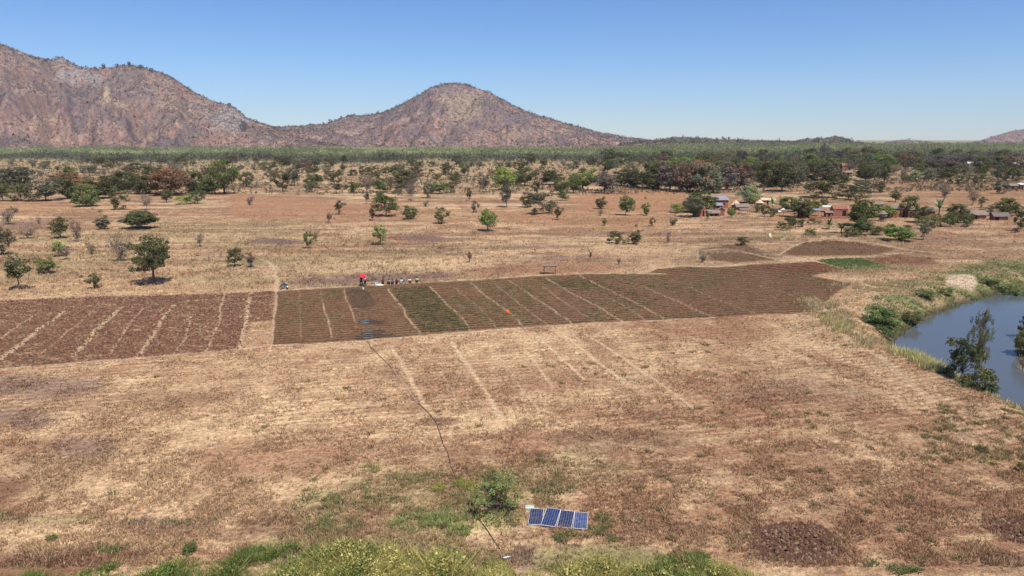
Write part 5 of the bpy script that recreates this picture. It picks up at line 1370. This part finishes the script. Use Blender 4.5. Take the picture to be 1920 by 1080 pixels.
house(1742, 406, 2.9, 2.6, 1.6, .85, M_BRICKD, M_THD, 'small dark hut left of the pale banana plant', openings=((-1.1,-.2,0,1.3),), rz=.15)
house(1828, 412, 5.8, 3.0, 1.5, .85, M_MUD, M_TH, 'long low thatched hut with open dark front on posts', openings=((-2.5,-1.9,0,1.25),(-1.7,-1.1,0,1.25),(-.9,-.3,0,1.25),(-.1,.4,0,1.25)), over=.5, rz=.03)
house(1877, 413, 3.6, 2.4, 1.2, .8, M_MUD, M_THD, 'rightmost small hut of the village front, dark opening at left', openings=((-1.5,-.5,0,1.05),), over=.4, rz=-.12)
house(1900, 361, 3.6, 2.8, 1.7, .9, M_BRICKD, M_TH, 'small dark-doored hut on the far right slope', openings=((-1.2,0,0,1.5),), over=.3)
house(1917, 361, 2.4, 2.6, 2.2, .6, M_BRICK, M_TINW, 'red hut with white roof strip cut by the far right edge', flat=True, openings=((-.9,.0,0,1.8),), over=.2)
house(1586, 336, 7.5, 4, 2.4, 1.0, M_BRICK, M_TH, 'far red house among trees behind the village, long low part', openings=((-2.5,-1.2,0,2),(.5,2,0,2)), over=.4)
house(1586, 327, 5.5, 5, 4.0, 2.0, M_BRICK, M_BRICKD, 'tall far red brick building rising behind the long low part', openings=((-1,0,0,2),), over=.2)
house(1539, 336, 5, 3.5, 2.0, 1.2, M_BRICKD, M_THS, 'far brick hut with pale gable left of the far red house', openings=((-.5,.5,0,1.7),), rz=.4)
house(1625, 333, 8, 4, 1.6, 1.2, M_MUD, M_TH, 'far grey thatched roof right of the far red house', openings=((-.5,.5,0,1.4),), over=.7)
house(1035, 352.5, 4.0, 3.4, 2.2, .7, M_BRICK, M_TH, 'lone red brick hut between the mango trees of the centre', flat=True, openings=((-1.4,-.7,0,1.7),(.3,.7,.9,1.4)), over=.3)
house(1155, 307, 11, 6, 3.6, 1.6, M_BRICK, M_TH, 'distant red house at the plantation edge beside a white-roofed one', openings=((-1,1,0,2.2),))
house(1166, 307, 4.5, 5, 3.2, 2.2, M_PINK, M_TINW, 'distant white-roofed hut beside the distant red house', openings=((-.6,.6,0,2),))
house(1240, 308, 6, 5, 3, 1.4, M_PINK, M_THS, 'distant small pale hut behind the dark wood', openings=((-.6,.6,0,2),))
house(1720, 313, 12, 6, 2.6, 1.5, M_PINK, M_TINW, 'distant building with long white roof, leftmost of the far roofs', openings=((-1,1,0,2),))
house(1826, 319, 9, 6, 3, 1.6, M_PINK, M_TINW, 'distant white-walled house left of the stepped far roofs', openings=((-3,-2,1,2),(1,2,0,2)))
house(1843, 317, 10, 6, 2.8, 1.5, M_MUD, M_TINW, 'second distant white-roofed house right of the white-walled one', openings=((-1,1,0,2),))
house(1864, 321, 9, 5, 2.2, 1.3, M_MUD, M_TINW, 'distant low house with bright white roof nearest the viewer', openings=((-1,1,0,1.8),))
house(1903, 318, 6, 5, 2.6, 1.5, M_MUD, M_TINW, 'rightmost distant white-roofed house near the edge', openings=((-1,1,0,1.8),))

# leaning pale board above the fields
bx_, by_ = G(1447, 449); o = empty('board', (bx_, by_, hz(bx_, by_)), .1, 'pale yellow board leaning upright above the ploughed patches', 'board')
M_BOARD = simple_mat("yellow_board", (.72, .66, .42), nscale=3, var=.08)
V, Fc = [], []; box(V, Fc, -.28, .28, -.03, .03, -.1, 1.5); p = link('panel', pmesh('panel', V, Fc, M_BOARD), o); p.rotation_euler = (-.2, -.35, 0)
V, Fc = [], []; tube(V, Fc, (-.2, .35, -.1), (-.2, .06, 1.0), .03, .03); link('prop', pmesh('prop', V, Fc, M_POLE), o)
# pole shelter by the planted field
M_STRAWROOF = M_THS
r = shelter(1031, 515.5, 2.1, .9, 1.45, M_TH, 'pole frame shelter with thin straw top standing above the planted field', slope=.05, th=.05, over=.28)
# white bag in the straw
M_WHITE = simple_mat("white_plastic", (.8, .8, .78), rough=.4, var=.06)
def lump(name, px, py, sx, sy, sz, mat, label, cat, seed=1, neck=True):
    x, y = G(px, py); bm = bmesh.new(); bmesh.ops.create_icosphere(bm, subdivisions=3, radius=1)
    rs = random.Random(seed); off = [rs.uniform(0, 6) for _ in range(4)]
    for v in bm.verts:
        c = v.co; k = 1 + .12*math.sin(c.x*5+off[0]) + .10*math.sin(c.y*6+off[1]) + .08*math.sin(c.z*7+off[2])
        v.co = Vector((c.x*sx*k, c.y*sy*k, (c.z*sz*k if c.z > -.35 else -.35*sz)))
        if neck and c.z > .75: v.co.x *= .45; v.co.y *= .45; v.co.z += sz*.25
    me = bpy.data.meshes.new(name); bm.to_mesh(me); bm.free(); me.materials.append(mat)
    me.polygons.foreach_set("use_smooth", np.ones(len(me.polygons), dtype=bool))
    o = link(name, me); o.location = (x, y, hz(x, y) + .35*sz); tag(o, label, cat); return o
M_ORANGE = simple_mat("orange_plastic", (.85, .16, .03), rough=.5, var=.08)
lump('sack', 257, 479, .28, .22, .42, M_WHITE, 'small white sack in the straw left of the largest tree', 'sack', 2)
lump('sack', 952, 588, .26, .22, .36, M_ORANGE, 'orange plastic sack standing in the middle of the planted field', 'sack', 3)
lump('cloth', 711, 535, .75, .3, .16, M_CLOTHW, 'white cloth bundle spread on the path beside the seated people', 'cloth', 4, False)
lump('plastic_sheet', 992, 953, .34, .26, .14, simple_mat("pale_green_plastic", (.42, .50, .42), rough=.4, var=.2), 'crumpled pale green plastic sheet at the left corner of the solar panels', 'plastic sheet', 5, False)
# bucket
bxx, byy = G(681, 543); o = empty('bucket', (bxx, byy, hz(bxx, byy)), 0, 'white bucket on the soil just below the standing people', 'bucket')
V, Fc = [], []; n = 16
for (rr, z) in ((.13, 0), (.17, .32), (.155, .32), (.12, .03)):
    for k in range(n): a = 2*math.pi*k/n; V.append((rr*math.cos(a), rr*math.sin(a), z))
for t in range(3):
    for k in range(n): Fc.append((t*n+k, t*n+(k+1) % n, (t+1)*n+(k+1) % n, (t+1)*n+k))
Fc.append(tuple(range(n))[::-1]); Fc.append(tuple(3*n+k for k in range(n))); link('pail', pmesh('pail', V, Fc, M_WHITE, False), o)
V, Fc = [], []
for k in range(10): a = math.pi*k/10; b = math.pi*(k+1)/10; tube(V, Fc, (.17*math.cos(a), 0, .32+.15*math.sin(a)), (.17*math.cos(b), 0, .32+.15*math.sin(b)), .006, .006, 4)
link('handle', pmesh('handle', V, Fc, M_POLE), o)

# ------------------------------------------------------------------ solar panels
def cell_mat(name, base, streak):
    q = N(name); tc = q.n("ShaderNodeTexCoord"); br = q.n("ShaderNodeTexBrick"); br.offset = 0; br.squash = 1
    br.inputs["Color1"].default_value = (*base, 1); br.inputs["Color2"].default_value = (base[0]*1.25, base[1]*1.2, base[2]*1.15, 1); br.inputs["Mortar"].default_value = (.20, .22, .30, 1)
    br.inputs["Scale"].default_value = 1.0; br.inputs["Mortar Size"].default_value = .009; br.inputs["Brick Width"].default_value = .157; br.inputs["Row Height"].default_value = .157; br.inputs["Mortar Smooth"].default_value = .1
    q.l(tc.outputs["Object"], br.inputs["Vector"])
    p = q.n("ShaderNodeBsdfPrincipled"); p.inputs["Roughness"].default_value = .3; p.inputs["Specular IOR Level"].default_value = .12
    f = noise_fac(q, 2.5, 4, .6, tc.outputs["Object"]); q.l(vmul(q, br.outputs["Color"], maprange(q, f, .3, .7, .8, 1 + streak)), p.inputs["Base Color"]); q.l(p.outputs[0], q.out.inputs[0]); return q.m
M_CELL = [cell_mat("solar_cells_a", (.005, .013, .055), .3), cell_mat("solar_cells_b", (.005, .014, .07), .3), cell_mat("solar_cells_c", (.004, .008, .038), .3), cell_mat("solar_cells_glare", (.022, .033, .085), .9)]  # last one is paler: sun glint put into the cell colour
M_ALU = simple_mat("aluminium_frame", (.72, .68, .68), rough=.4, metal=.2, var=.05)
def solar_panel(BL, BR, TL, TR, zb, zt, mi, label):
    bl = np.array([*G(*BL, zb), zb]); br_ = np.array([*G(*BR, zb), zb]); tl = np.array([*G(*TL, zt), zt]); tr = np.array([*G(*TR, zt), zt])
    u = ((br_ - bl) + (tr - tl)) / 2; wv = np.linalg.norm(u); u /= wv; v = ((tl - bl) + (tr - br_)) / 2; v -= u * (u @ v); lv = np.linalg.norm(v); v /= lv; nn = np.cross(u, v)
    c = (bl + br_ + tl + tr) / 4
    root = empty('solar_panel', (0, 0, 0), 0, label, 'solar panel', 'solar panels lying in a row')
    root.matrix_world = Matrix(((u[0], v[0], nn[0], c[0]), (u[1], v[1], nn[1], c[1]), (u[2], v[2], nn[2], c[2]), (0, 0, 0, 1)))
    a, b = wv/2 - .006, lv/2; f = .028
    mb('frame', root, M_ALU, (-a, a, -b, -b+f, -.035, .004), (-a, a, b-f, b, -.035, .004), (-a, -a+f, -b+f, b-f, -.035, .004), (a-f, a, -b+f, b-f, -.035, .004))
    mb('cells', root, M_CELL[mi], (-a+f, a-f, -b+f, b-f, -.012, 0.0))
    V, Fc = [], []; k = -.035
    box(V, Fc, -a + .1, -a + .16, b - .25, b - .2, -(zt) - .02, k - .002); box(V, Fc, a - .16, a - .1, b - .25, b - .2, -(zt) - .02, k - .002); link('leg', pmesh('leg', V, Fc, M_POLE), root)
solar_panel((984,982),(1012,984.5),(999,953.5),(1024.5,954), .10, .22, 0, 'leftmost solar panel of the row, next to the crumpled sheet')
solar_panel((1013.5,984),(1041.5,987.5),(1025,951.5),(1052,955), .16, .30, 1, 'second solar panel from the left, raised slightly above the first')
solar_panel((1042.5,987.5),(1070,990),(1052.6,956),(1079.5,959), .12, .26, 2, 'third solar panel from the left with the darkest cells')
solar_panel((1071,989.5),(1097,992),(1080.5,960),(1107,961.5), .13, .24, 3, 'rightmost solar panel, its cells painted paler for sun glare')

# ------------------------------------------------------------------ water pipe and pump
M_PIPE = simple_mat("dark_hose", (.05, .045, .042), rough=.5, var=.2); M_PIPEP = simple_mat("pale_pipe", (.45, .33, .27), rough=.5, var=.2)
def pipe_curve(name, pts, rad, mat, label, wig=.06):
    P = GP(pts); seg = np.linalg.norm(np.diff(P, axis=0), axis=1); cum = np.concatenate([[0], np.cumsum(seg)]); n = int(cum[-1] / .5) + 2; s = np.linspace(0, cum[-1], n)
    x = np.interp(s, cum, P[:,0]) + wig * np.sin(s * 1.7); y = np.interp(s, cum, P[:,1]) + wig * np.cos(s * 1.1); z = height(x, y) + rad * .9
    Q = np.stack([x, y, z], 1); V, Fc = [], []; k = 8
    for i in range(n):
        d = Q[min(i+1, n-1)] - Q[max(i-1, 0)]; d /= np.linalg.norm(d) + 1e-9; u = np.cross(d, (0, 0, 1.)); u /= np.linalg.norm(u) + 1e-9; v = np.cross(u, d)
        for q in range(k): a = 2*math.pi*q/k; V.append(tuple(Q[i] + rad*(u*math.cos(a) + v*math.sin(a))))
    for i in range(n-1):
        for q in range(k): Fc.append((i*k+q, i*k+(q+1) % k, (i+1)*k+(q+1) % k, (i+1)*k+q))
    o = link(name, pmesh(name, V, Fc, mat, True)); tag(o, label, 'hose'); return o
pipe_curve('hose', [(688,641),(700,656),(722,678),(735,691)], .036, M_PIPE, 'dark upper end of the water hose leaving the planted field')
pipe_curve('hose', [(735,691),(752,714),(767,735),(784,757)], .045, M_PIPEP, 'pale pinkish stretch of water pipe in the middle of the stubble', .02)
pipe_curve('hose', [(784,757),(806,777),(820,797),(828,825),(838,848),(848,880),(856,905),(870,930),(884,957),(905,985),(920,1004),(938,1030),(950,1052)], .034, M_PIPE, 'dark water hose winding down to the pump at the bottom', .03)
ex, ey = G(948, 1052); o = empty('pump', (ex, ey, hz(ex, ey)), .4, 'small grey water pump at the lower end of the hose in tall grass', 'pump')
M_STEEL = simple_mat("grey_steel", (.35, .36, .37), rough=.4, metal=.6, var=.1)
V, Fc = [], []; tube(V, Fc, (-.22, 0, .3), (.12, 0, .3), .14, .14, 16); me = pmesh('motor', V, Fc, M_STEEL, True); link('motor', me, o)
V, Fc = [], []; tube(V, Fc, (.12, 0, .3), (.2, 0, .3), .19, .19, 16); tube(V, Fc, (.2, 0, .3), (.23, 0, .3), .19, .06, 16); link('pump_housing', pmesh('pump_housing', V, Fc, M_STEEL, True), o)
V, Fc = [], []; tube(V, Fc, (.2, 0, .3), (.45, 0, .3), .05, .05, 10); tube(V, Fc, (.16, 0, .45), (.16, 0, .65), .05, .05, 10); link('pipe_stub', pmesh('pipe_stub', V, Fc, M_STEEL, True), o); o.scale = (.75, .75, .75)
mb('base', o, M_POLE, (-.3, .28, -.16, -.1, .03, .15), (-.3, .28, .1, .16, .03, .15), (-.25, -.19, -.2, .2, -.05, .03), (.18, .24, -.2, .2, -.05, .03))
# irrigation hoses among the beds
pipe_curve('hose', [(684,545),(695,556),(702,572)], .03, M_PIPE, 'thin dark hose running down the dark seedling bed', .02)
M_BLUEH = simple_mat("blue_grey_hose", (.12, .15, .18), rough=.4, var=.15)
def zig(x0, y0, x1, y1, n): return [((x0 if k % 4 in (0, 3) else x1), y0 + (y1 - y0) * k / n) for k in range(n + 1)]
pipe_curve('hose', zig(675, 600, 691, 609, 9), .045, M_BLUEH, 'upper bundle of blue-grey hose lying in the planted field', .08)
pipe_curve('hose', zig(681, 620, 699, 634, 11), .045, M_BLUEH, 'lower bundle of blue-grey hose near the field edge', .08)

# ------------------------------------------------------------------ motorcycles
M_TYRE = simple_mat("tyre", (.02, .02, .02), var=.1); M_RIM = simple_mat("rim", (.5, .5, .52), rough=.3, metal=.8, var=.05)
M_TANK = simple_mat("blue_black_paint", (.03, .04, .09), rough=.25, var=.1); M_SEAT = simple_mat("seat_vinyl", (.015, .015, .015), rough=.6, var=.1); M_LIGHT = simple_mat("lamp_glass", (.75, .75, .8), rough=.1, var=.05)
def torus(R0, r0, n=28, m=10):
    V, Fc = [], []
    for i in range(n):
        a = 2*math.pi*i/n
        for j in range(m): b = 2*math.pi*j/m; V.append(((R0+r0*math.cos(b))*math.cos(a), r0*math.sin(b), (R0+r0*math.cos(b))*math.sin(a)))
    for i in range(n):
        for j in range(m): Fc.append((i*m+j, i*m+(j+1) % m, ((i+1) % n)*m+(j+1) % m, ((i+1) % n)*m+j))
    return V, Fc
def ellip(cx, cy, cz, a, b, c):
    bm = bmesh.new(); bmesh.ops.create_uvsphere(bm, u_segments=16, v_segments=10, radius=1); me = bpy.data.meshes.new("e")
    for v in bm.verts: v.co = Vector((cx + v.co.x*a, cy + v.co.y*b, cz + v.co.z*c))
    bm.to_mesh(me); bm.free(); me.polygons.foreach_set("use_smooth", np.ones(len(me.polygons), dtype=bool)); return me
def motorcycle(px, py, rz, tank, label):
    x, y = G(px, py); r = empty('motorcycle', (x, y, hz(x, y)), rz, label, 'motorcycle', 'motorcycles parked by the footpath')
    for sx in (-.65, .65):
        wh = link('wheel', pmesh('wheel', *torus(.25, .022), M_RIM, True), r); wh.location = (sx, 0, .32)
        link('tyre', pmesh('tyre', *torus(.29, .05), M_TYRE, True), wh)
        V, Fc = [], []
        for k in range(8): a = math.pi*2*k/8; tube(V, Fc, (0, 0, 0), (.25*math.cos(a), 0, .25*math.sin(a)), .008, .008, 4)
        tube(V, Fc, (0, -.06, 0), (0, .06, 0), .05, .05, 10); link('spokes', pmesh('spokes', V, Fc, M_RIM), wh)
    V, Fc = [], []
    for s in (-.07, .07): tube(V, Fc, (.65, s, .32), (.45, s, .95), .022, .022, 8); tube(V, Fc, (-.65, s*1.6, .32), (-.15, s, .36), .02, .02, 6); tube(V, Fc, (-.6, s*1.6, .36), (-.45, s*1.4, .72), .025, .025, 6)
    tube(V, Fc, (.45, 0, .88), (.2, 0, .4), .025, .025); tube(V, Fc, (.45, 0, .88), (-.2, 0, .72), .025, .025); tube(V, Fc, (-.2, 0, .72), (-.7, 0, .74), .02, .02); tube(V, Fc, (.2, 0, .4), (-.2, 0, .36), .025, .025)
    link('frame', pmesh('frame', V, Fc, M_STEEL, True), r)
    me = ellip(.18, 0, .82, .26, .13, .13); me.materials.append(tank); link('fuel_tank', me, r)
    me = ellip(-.3, 0, .80, .38, .13, .06); me.materials.append(M_SEAT); link('seat', me, r)
    mb('engine', r, M_STEEL, (-.08, .2, -.11, .11, .3, .52), (0, .14, -.07, .07, .525, .66))
    V, Fc = [], []; tube(V, Fc, (.12, -.12, .35), (-.2, -.15, .3), .02, .025, 8); tube(V, Fc, (-.2, -.15, .3), (-.75, -.16, .42), .04, .045, 10); link('exhaust', pmesh('exhaust', V, Fc, M_RIM, True), r)
    V, Fc = [], []; tube(V, Fc, (.43, -.02, .98), (.36, -.36, 1.08), .015, .015, 6); tube(V, Fc, (.43, .02, .98), (.36, .36, 1.08), .015, .015, 6)
    for s in (-1, 1): tube(V, Fc, (.38, s*.25, 1.06), (.4, s*.33, 1.22), .007, .007, 4); tube(V, Fc, (.40, s*.30, 1.2), (.41, s*.40, 1.2), .03, .03, 8)
    link('handlebar', pmesh('handlebar', V, Fc, M_SEAT, True), r)
    me = ellip(.56, 0, .9, .08, .09, .09); me.materials.append(M_LIGHT); link('headlight', me, r)
    for sx, a0, a1, nm in ((.65, .35, 2.3, 'front_mudguard'), (-.65, .6, 2.9, 'rear_mudguard')):
        V, Fc = [], []; 
        for k in range(9):
            a = a0 + (a1-a0)*k/8
            for s in (-.06, .06): V.append((sx + .37*math.cos(a), s, .32 + .37*math.sin(a)))
        for k in range(8): Fc.append((2*k, 2*k+1, 2*k+3, 2*k+2))
        mg = link(nm, pmesh(nm, V, Fc, tank), r); md = mg.modifiers.new("thick", 'SOLIDIFY'); md.thickness = .012
    return r
M_TANK2 = simple_mat("silver_paint", (.42, .42, .48), rough=.3, metal=.3, var=.1)
motorcycle(531.5, 541, 1.25, M_TANK, 'left motorcycle of the pair by the footpath, seen end on with dark tank')
motorcycle(539, 541, 1.9, M_TANK2, 'right motorcycle of the pair by the footpath, with silver tank and mudguards')

# ------------------------------------------------------------------ people
M_SKIN = simple_mat("skin", (.075, .04, .026), rough=.6, var=.08); M_HAIR = simple_mat("hair", (.01, .008, .008), var=.1)
_cl = {}
def cloth(c):
    if c not in _cl: _cl[c] = simple_mat("cloth_" + str(len(_cl)), c, rough=.9, nscale=12, var=.18)
    return _cl[c]
def person(px, py, rz, pose, shirt, lower, label, arms='down', headscarf=None):
    x, y = G(px, py); root = empty('person', (x, y, hz(x, y)), rz, label, 'person', 'people gathered at the top edge of the planted field')
    # joints; the figure faces -Y in its own space
    V = []; E = []; Rr = []
    def jv(p, r): V.append(tuple(p)); Rr.append(r); return len(V) - 1
    def ed(a, b): E.append((a, b))
    if pose == 'stand': pel = Vector((0, 0, .92)); kn = [Vector((-.11, -.03, .5)), Vector((.11, .03, .5))]; an = [Vector((-.12, 0, .09)), Vector((.12, .05, .09))]; lean = Vector((0, 0, 1))
    elif pose == 'bend': pel = Vector((0, .12, .86)); kn = [Vector((-.11, .02, .48)), Vector((.11, .04, .48))]; an = [Vector((-.12, .05, .09)), Vector((.12, .05, .09))]; lean = Vector((0, -.72, .69))
    else: pel = Vector((0, .12, .2)); kn = [Vector((-.15, -.22, .46)), Vector((.15, -.22, .44))]; an = [Vector((-.13, -.36, .09)), Vector((.13, -.38, .09))]; lean = Vector((0, -.16, .98))
    lean.normalize(); fw = Vector((0, -1, 0))
    p0 = jv(pel, .125); wst = jv(pel + lean*.18, .115); ch = jv(pel + lean*.38, .135); nk = jv(pel + lean*.52, .058)
    hd0 = pel + lean*.58 + fw*.015; h1 = jv(hd0, .06); hc = hd0 + Vector((0, -.03, .10)) if pose != 'bend' else hd0 + Vector((0, -.09, .03)); h2 = jv(hc, .098); up = (hc - hd0).normalized(); h3 = jv(hc + up*.07, .075)
    for a, b in ((p0, wst), (wst, ch), (ch, nk), (nk, h1), (h1, h2), (h2, h3)): ed(a, b)
    nose = jv(hc + fw*.105 - up*.0, .018); ed(h2, nose)
    for s in (-1, 1): e = jv(hc + Vector((s*.09, .01, 0)), .02); ed(h2, e)
    hands = []
    for s in (-1, 1):
        i = 0 if s < 0 else 1
        hp = jv(pel + Vector((s*.09, 0, -.04)), .09); k = jv(kn[i], .06); md = jv((pel + kn[i])/2 + Vector((s*.06, 0, 0)), .078); a = jv(an[i], .042); toe = jv(an[i] + Vector((s*.02, -.17, -.05)), .032); heel = jv(an[i] + Vector((0, .04, -.045)), .032)
        for q, t in ((p0, hp), (hp, md), (md, k), (k, a), (a, toe), (a, heel)): ed(q, t)
        sh_ = pel + lean*.46 + Vector((s*.17, 0, 0)); sh = jv(sh_, .058)
        if pose == 'sit': el_ = sh_ + Vector((s*.06, -.10, -.24)); wr_ = kn[i] + Vector((-s*.02, -.03, .07))
        elif arms == 'up' and s > 0: el_ = sh_ + Vector((.13, -.14, -.08)); wr_ = el_ + Vector((-.05, -.12, .2))
        elif arms == 'reach': el_ = sh_ + Vector((s*.06, -.2, -.14)); wr_ = el_ + Vector((0, -.2, -.04))
        elif pose == 'bend': el_ = sh_ + Vector((s*.03, -.04, -.27)); wr_ = el_ + Vector((0, -.05, -.23))
        else: el_ = sh_ + Vector((s*.06, .03, -.28)); wr_ = el_ + Vector((s*.01, -.08, -.24))
        el = jv(el_, .04); wr = jv(wr_, .027); ed(ch, sh); ed(sh, el); ed(el, wr)
        dr = (wr_ - el_).normalized(); side = dr.cross(Vector((0, 0, 1))); side = side.normalized() if side.length > .1 else Vector((1, 0, 0))
        pm = wr_ + dr*.07; pa = jv(pm, .03); ed(wr, pa); hands.append(pm + dr*.05)
        for q, (o_, L) in enumerate(((-.03, .065), (-.01, .08), (.011, .075), (.03, .058))):
            f1 = jv(pm + side*o_ + dr*.035, .0095); f2 = jv(pm + side*o_*1.1 + dr*(.035 + L*.5), .009); f3 = jv(pm + side*o_*1.1 + dr*(.03 + L) + Vector((0, 0, -.012)), .007); ed(pa, f1); ed(f1, f2); ed(f2, f3)
        t1 = jv(pm - side*.04*s - dr*.005, .010); t2 = jv(pm - side*.06*s + dr*.03, .008); ed(pa, t1); ed(t1, t2)
    me = bpy.data.meshes.new("body"); me.from_pydata(V, E, []); me.update(); me.materials.append(M_SKIN)
    b = link('body', me, root); md = b.modifiers.new("skin", 'SKIN'); md.use_smooth_shade = True
    for i, r in enumerate(Rr): me.skin_vertices[0].data[i].radius = (r, r); me.skin_vertices[0].data[i].use_root = (i == 0)
    sb = b.modifiers.new("sub", 'SUBSURF'); sb.levels = 1; sb.render_levels = 1
    def garment(name, chains, mat):
        VV, EE, RR = [], [], []
        for ch_ in chains:
            base = None
            for (p, r, key) in ch_:
                k = next((i for i, vv in enumerate(VV) if (Vector(vv) - p).length < 1e-5), None)
                if k is None: VV.append(tuple(p)); RR.append(r); k = len(VV) - 1
                if base is not None: EE.append((base, k))
                base = k
        m2 = bpy.data.meshes.new(name); m2.from_pydata(VV, EE, []); m2.update(); m2.materials.append(mat); g = link(name, m2, root)
        k = g.modifiers.new("skin", 'SKIN'); k.use_smooth_shade = True
        for i, r in enumerate(RR): m2.skin_vertices[0].data[i].radius = (r, r); m2.skin_vertices[0].data[i].use_root = (i == 0)
        s2 = g.modifiers.new("sub", 'SUBSURF'); s2.levels = 1; s2.render_levels = 1
    Vv = [Vector(v) for v in V]
    shl = []
    for s in (-1, 1):
        sp0 = pel + lean*.46 + Vector((s*.17, 0, 0)); k = min(range(len(V)), key=lambda i: (Vv[i] - sp0).length)
        elb = [t for (q, t) in E if q == k][0]; shl.append([(pel + lean*.38, .155, 0), (sp0, .078, 0), (sp0*.25 + Vv[elb]*.75, .062, 0)])
    garment('shirt', [[(pel + lean*.02, .15, 0), (pel + lean*.18, .145, 0), (pel + lean*.38, .155, 0), (pel + lean*.47, .10, 0)]] + shl, cloth(shirt))
    legs = []
    for i, s in ((0, -1), (1, 1)): legs.append([(pel, .145, 0), (pel + Vector((s*.09, 0, -.04)), .11, 0), ((pel + kn[i])/2 + Vector((s*.06, 0, 0)), .098, 0), (kn[i], .078, 0), (kn[i]*.2 + an[i]*.8, .066, 0)])
    garment('trousers', legs, cloth(lower))
    me = ellip(hc.x, hc.y + .018, hc.z + .035, .105, .112, .098); me.materials.append(cloth(headscarf) if headscarf else M_HAIR); link('headscarf' if headscarf else 'hair', me, root)
    return root, hands
RED = (.55, .03, .045); DKR = (.16, .015, .02); NAVY = (.02, .022, .05); BLK = (.02, .018, .018); WHT = (.75, .74, .72); PNK = (.7, .42, .42); YEL = (.72, .70, .25); GRY = (.16, .16, .2); LIL = (.3, .25, .36)
p1, hnd = person(678, 536, .2, 'stand', DKR, NAVY, 'person standing under the red umbrella, leftmost of the group', arms='up')
person(685, 537, -.5, 'stand', PNK, BLK, 'person standing in pink top and dark trousers beside the red umbrella', arms='reach')
person(705, 533, .3, 'sit', GRY, WHT, 'person sitting behind the white cloth bundle')
person(718, 533, .1, 'sit', DKR, BLK, 'person sitting in dark red, first in the row right of the white cloth')
person(729, 533, -.3, 'sit', (.3, .27, .25), BLK, 'person sitting in pale brown top, second in the row')
person(736, 533, .2, 'sit', GRY, BLK, 'person sitting in grey top, third in the row')
person(744, 532.5, 0, 'sit', DKR, NAVY, 'person sitting in maroon top, fourth in the row')
person(753, 532, -.2, 'sit', WHT, (.35, .4, .42), 'person sitting in all white beside the path')
person(768.5, 531, .3, 'sit', (.78, .62, .58), BLK, 'person sitting in pale pink top and dark trousers')
person(782, 530, -.1, 'sit', YEL, BLK, 'person sitting in yellow top at the right end of the row')
# umbrella held by the first person
hw = p1.matrix_basis @ hnd[1] if False else None
from mathutils import Euler
hp = Vector(p1.location) + Euler((0, 0, .2)).to_matrix() @ hnd[1]
o = empty('umbrella', (hp.x, hp.y, hp.z), 0, 'red umbrella held over the leftmost standing person', 'umbrella')
V, Fc = [], []; tube(V, Fc, (0, 0, -.12), (0, 0, .52), .009, .009, 6); link('shaft', pmesh('shaft', V, Fc, M_STEEL), o)
V, Fc = [(0, 0, .50)], []
for t in range(1, 6):
    for k in range(16):
        a = 2*math.pi*k/16; rr = .52*math.sin(t/5*1.25)/math.sin(1.25); V.append((rr*math.cos(a), rr*math.sin(a), .50 - .30*(1-math.cos(t/5*1.35)) - (.025 if (k % 2 and t == 5) else 0)))
for k in range(16):
    Fc.append((0, 1 + k, 1 + (k+1) % 16))
    for t in range(4): Fc.append((1+t*16+k, 1+(t+1)*16+k, 1+(t+1)*16+(k+1) % 16, 1+t*16+(k+1) % 16))
cn = link('canopy', pmesh('canopy', V, Fc, cloth((.75, .03, .06))), o); o.rotation_euler = (.5, .12, 0); md = cn.modifiers.new("t", 'SOLIDIFY'); md.thickness = .004

# ------------------------------------------------------------------ haze
def haze():
    V, Fc = [], []; box(V, Fc, -7000, 7000, -400, 9000, -12, 460)
    q = N("haze_air"); p = q.n("ShaderNodeVolumePrincipled"); p.inputs["Color"].default_value = (.78, .86, 1.0, 1); p.inputs["Density"].default_value = HAZE; p.inputs["Anisotropy"].default_value = .1
    q.l(p.outputs[0], q.out.inputs["Volume"])
    o = link('haze', pmesh('haze', V, Fc, q.m)); tag(o, kind='stuff', label='thin pale haze in the air over the plain', cat='haze')
haze()
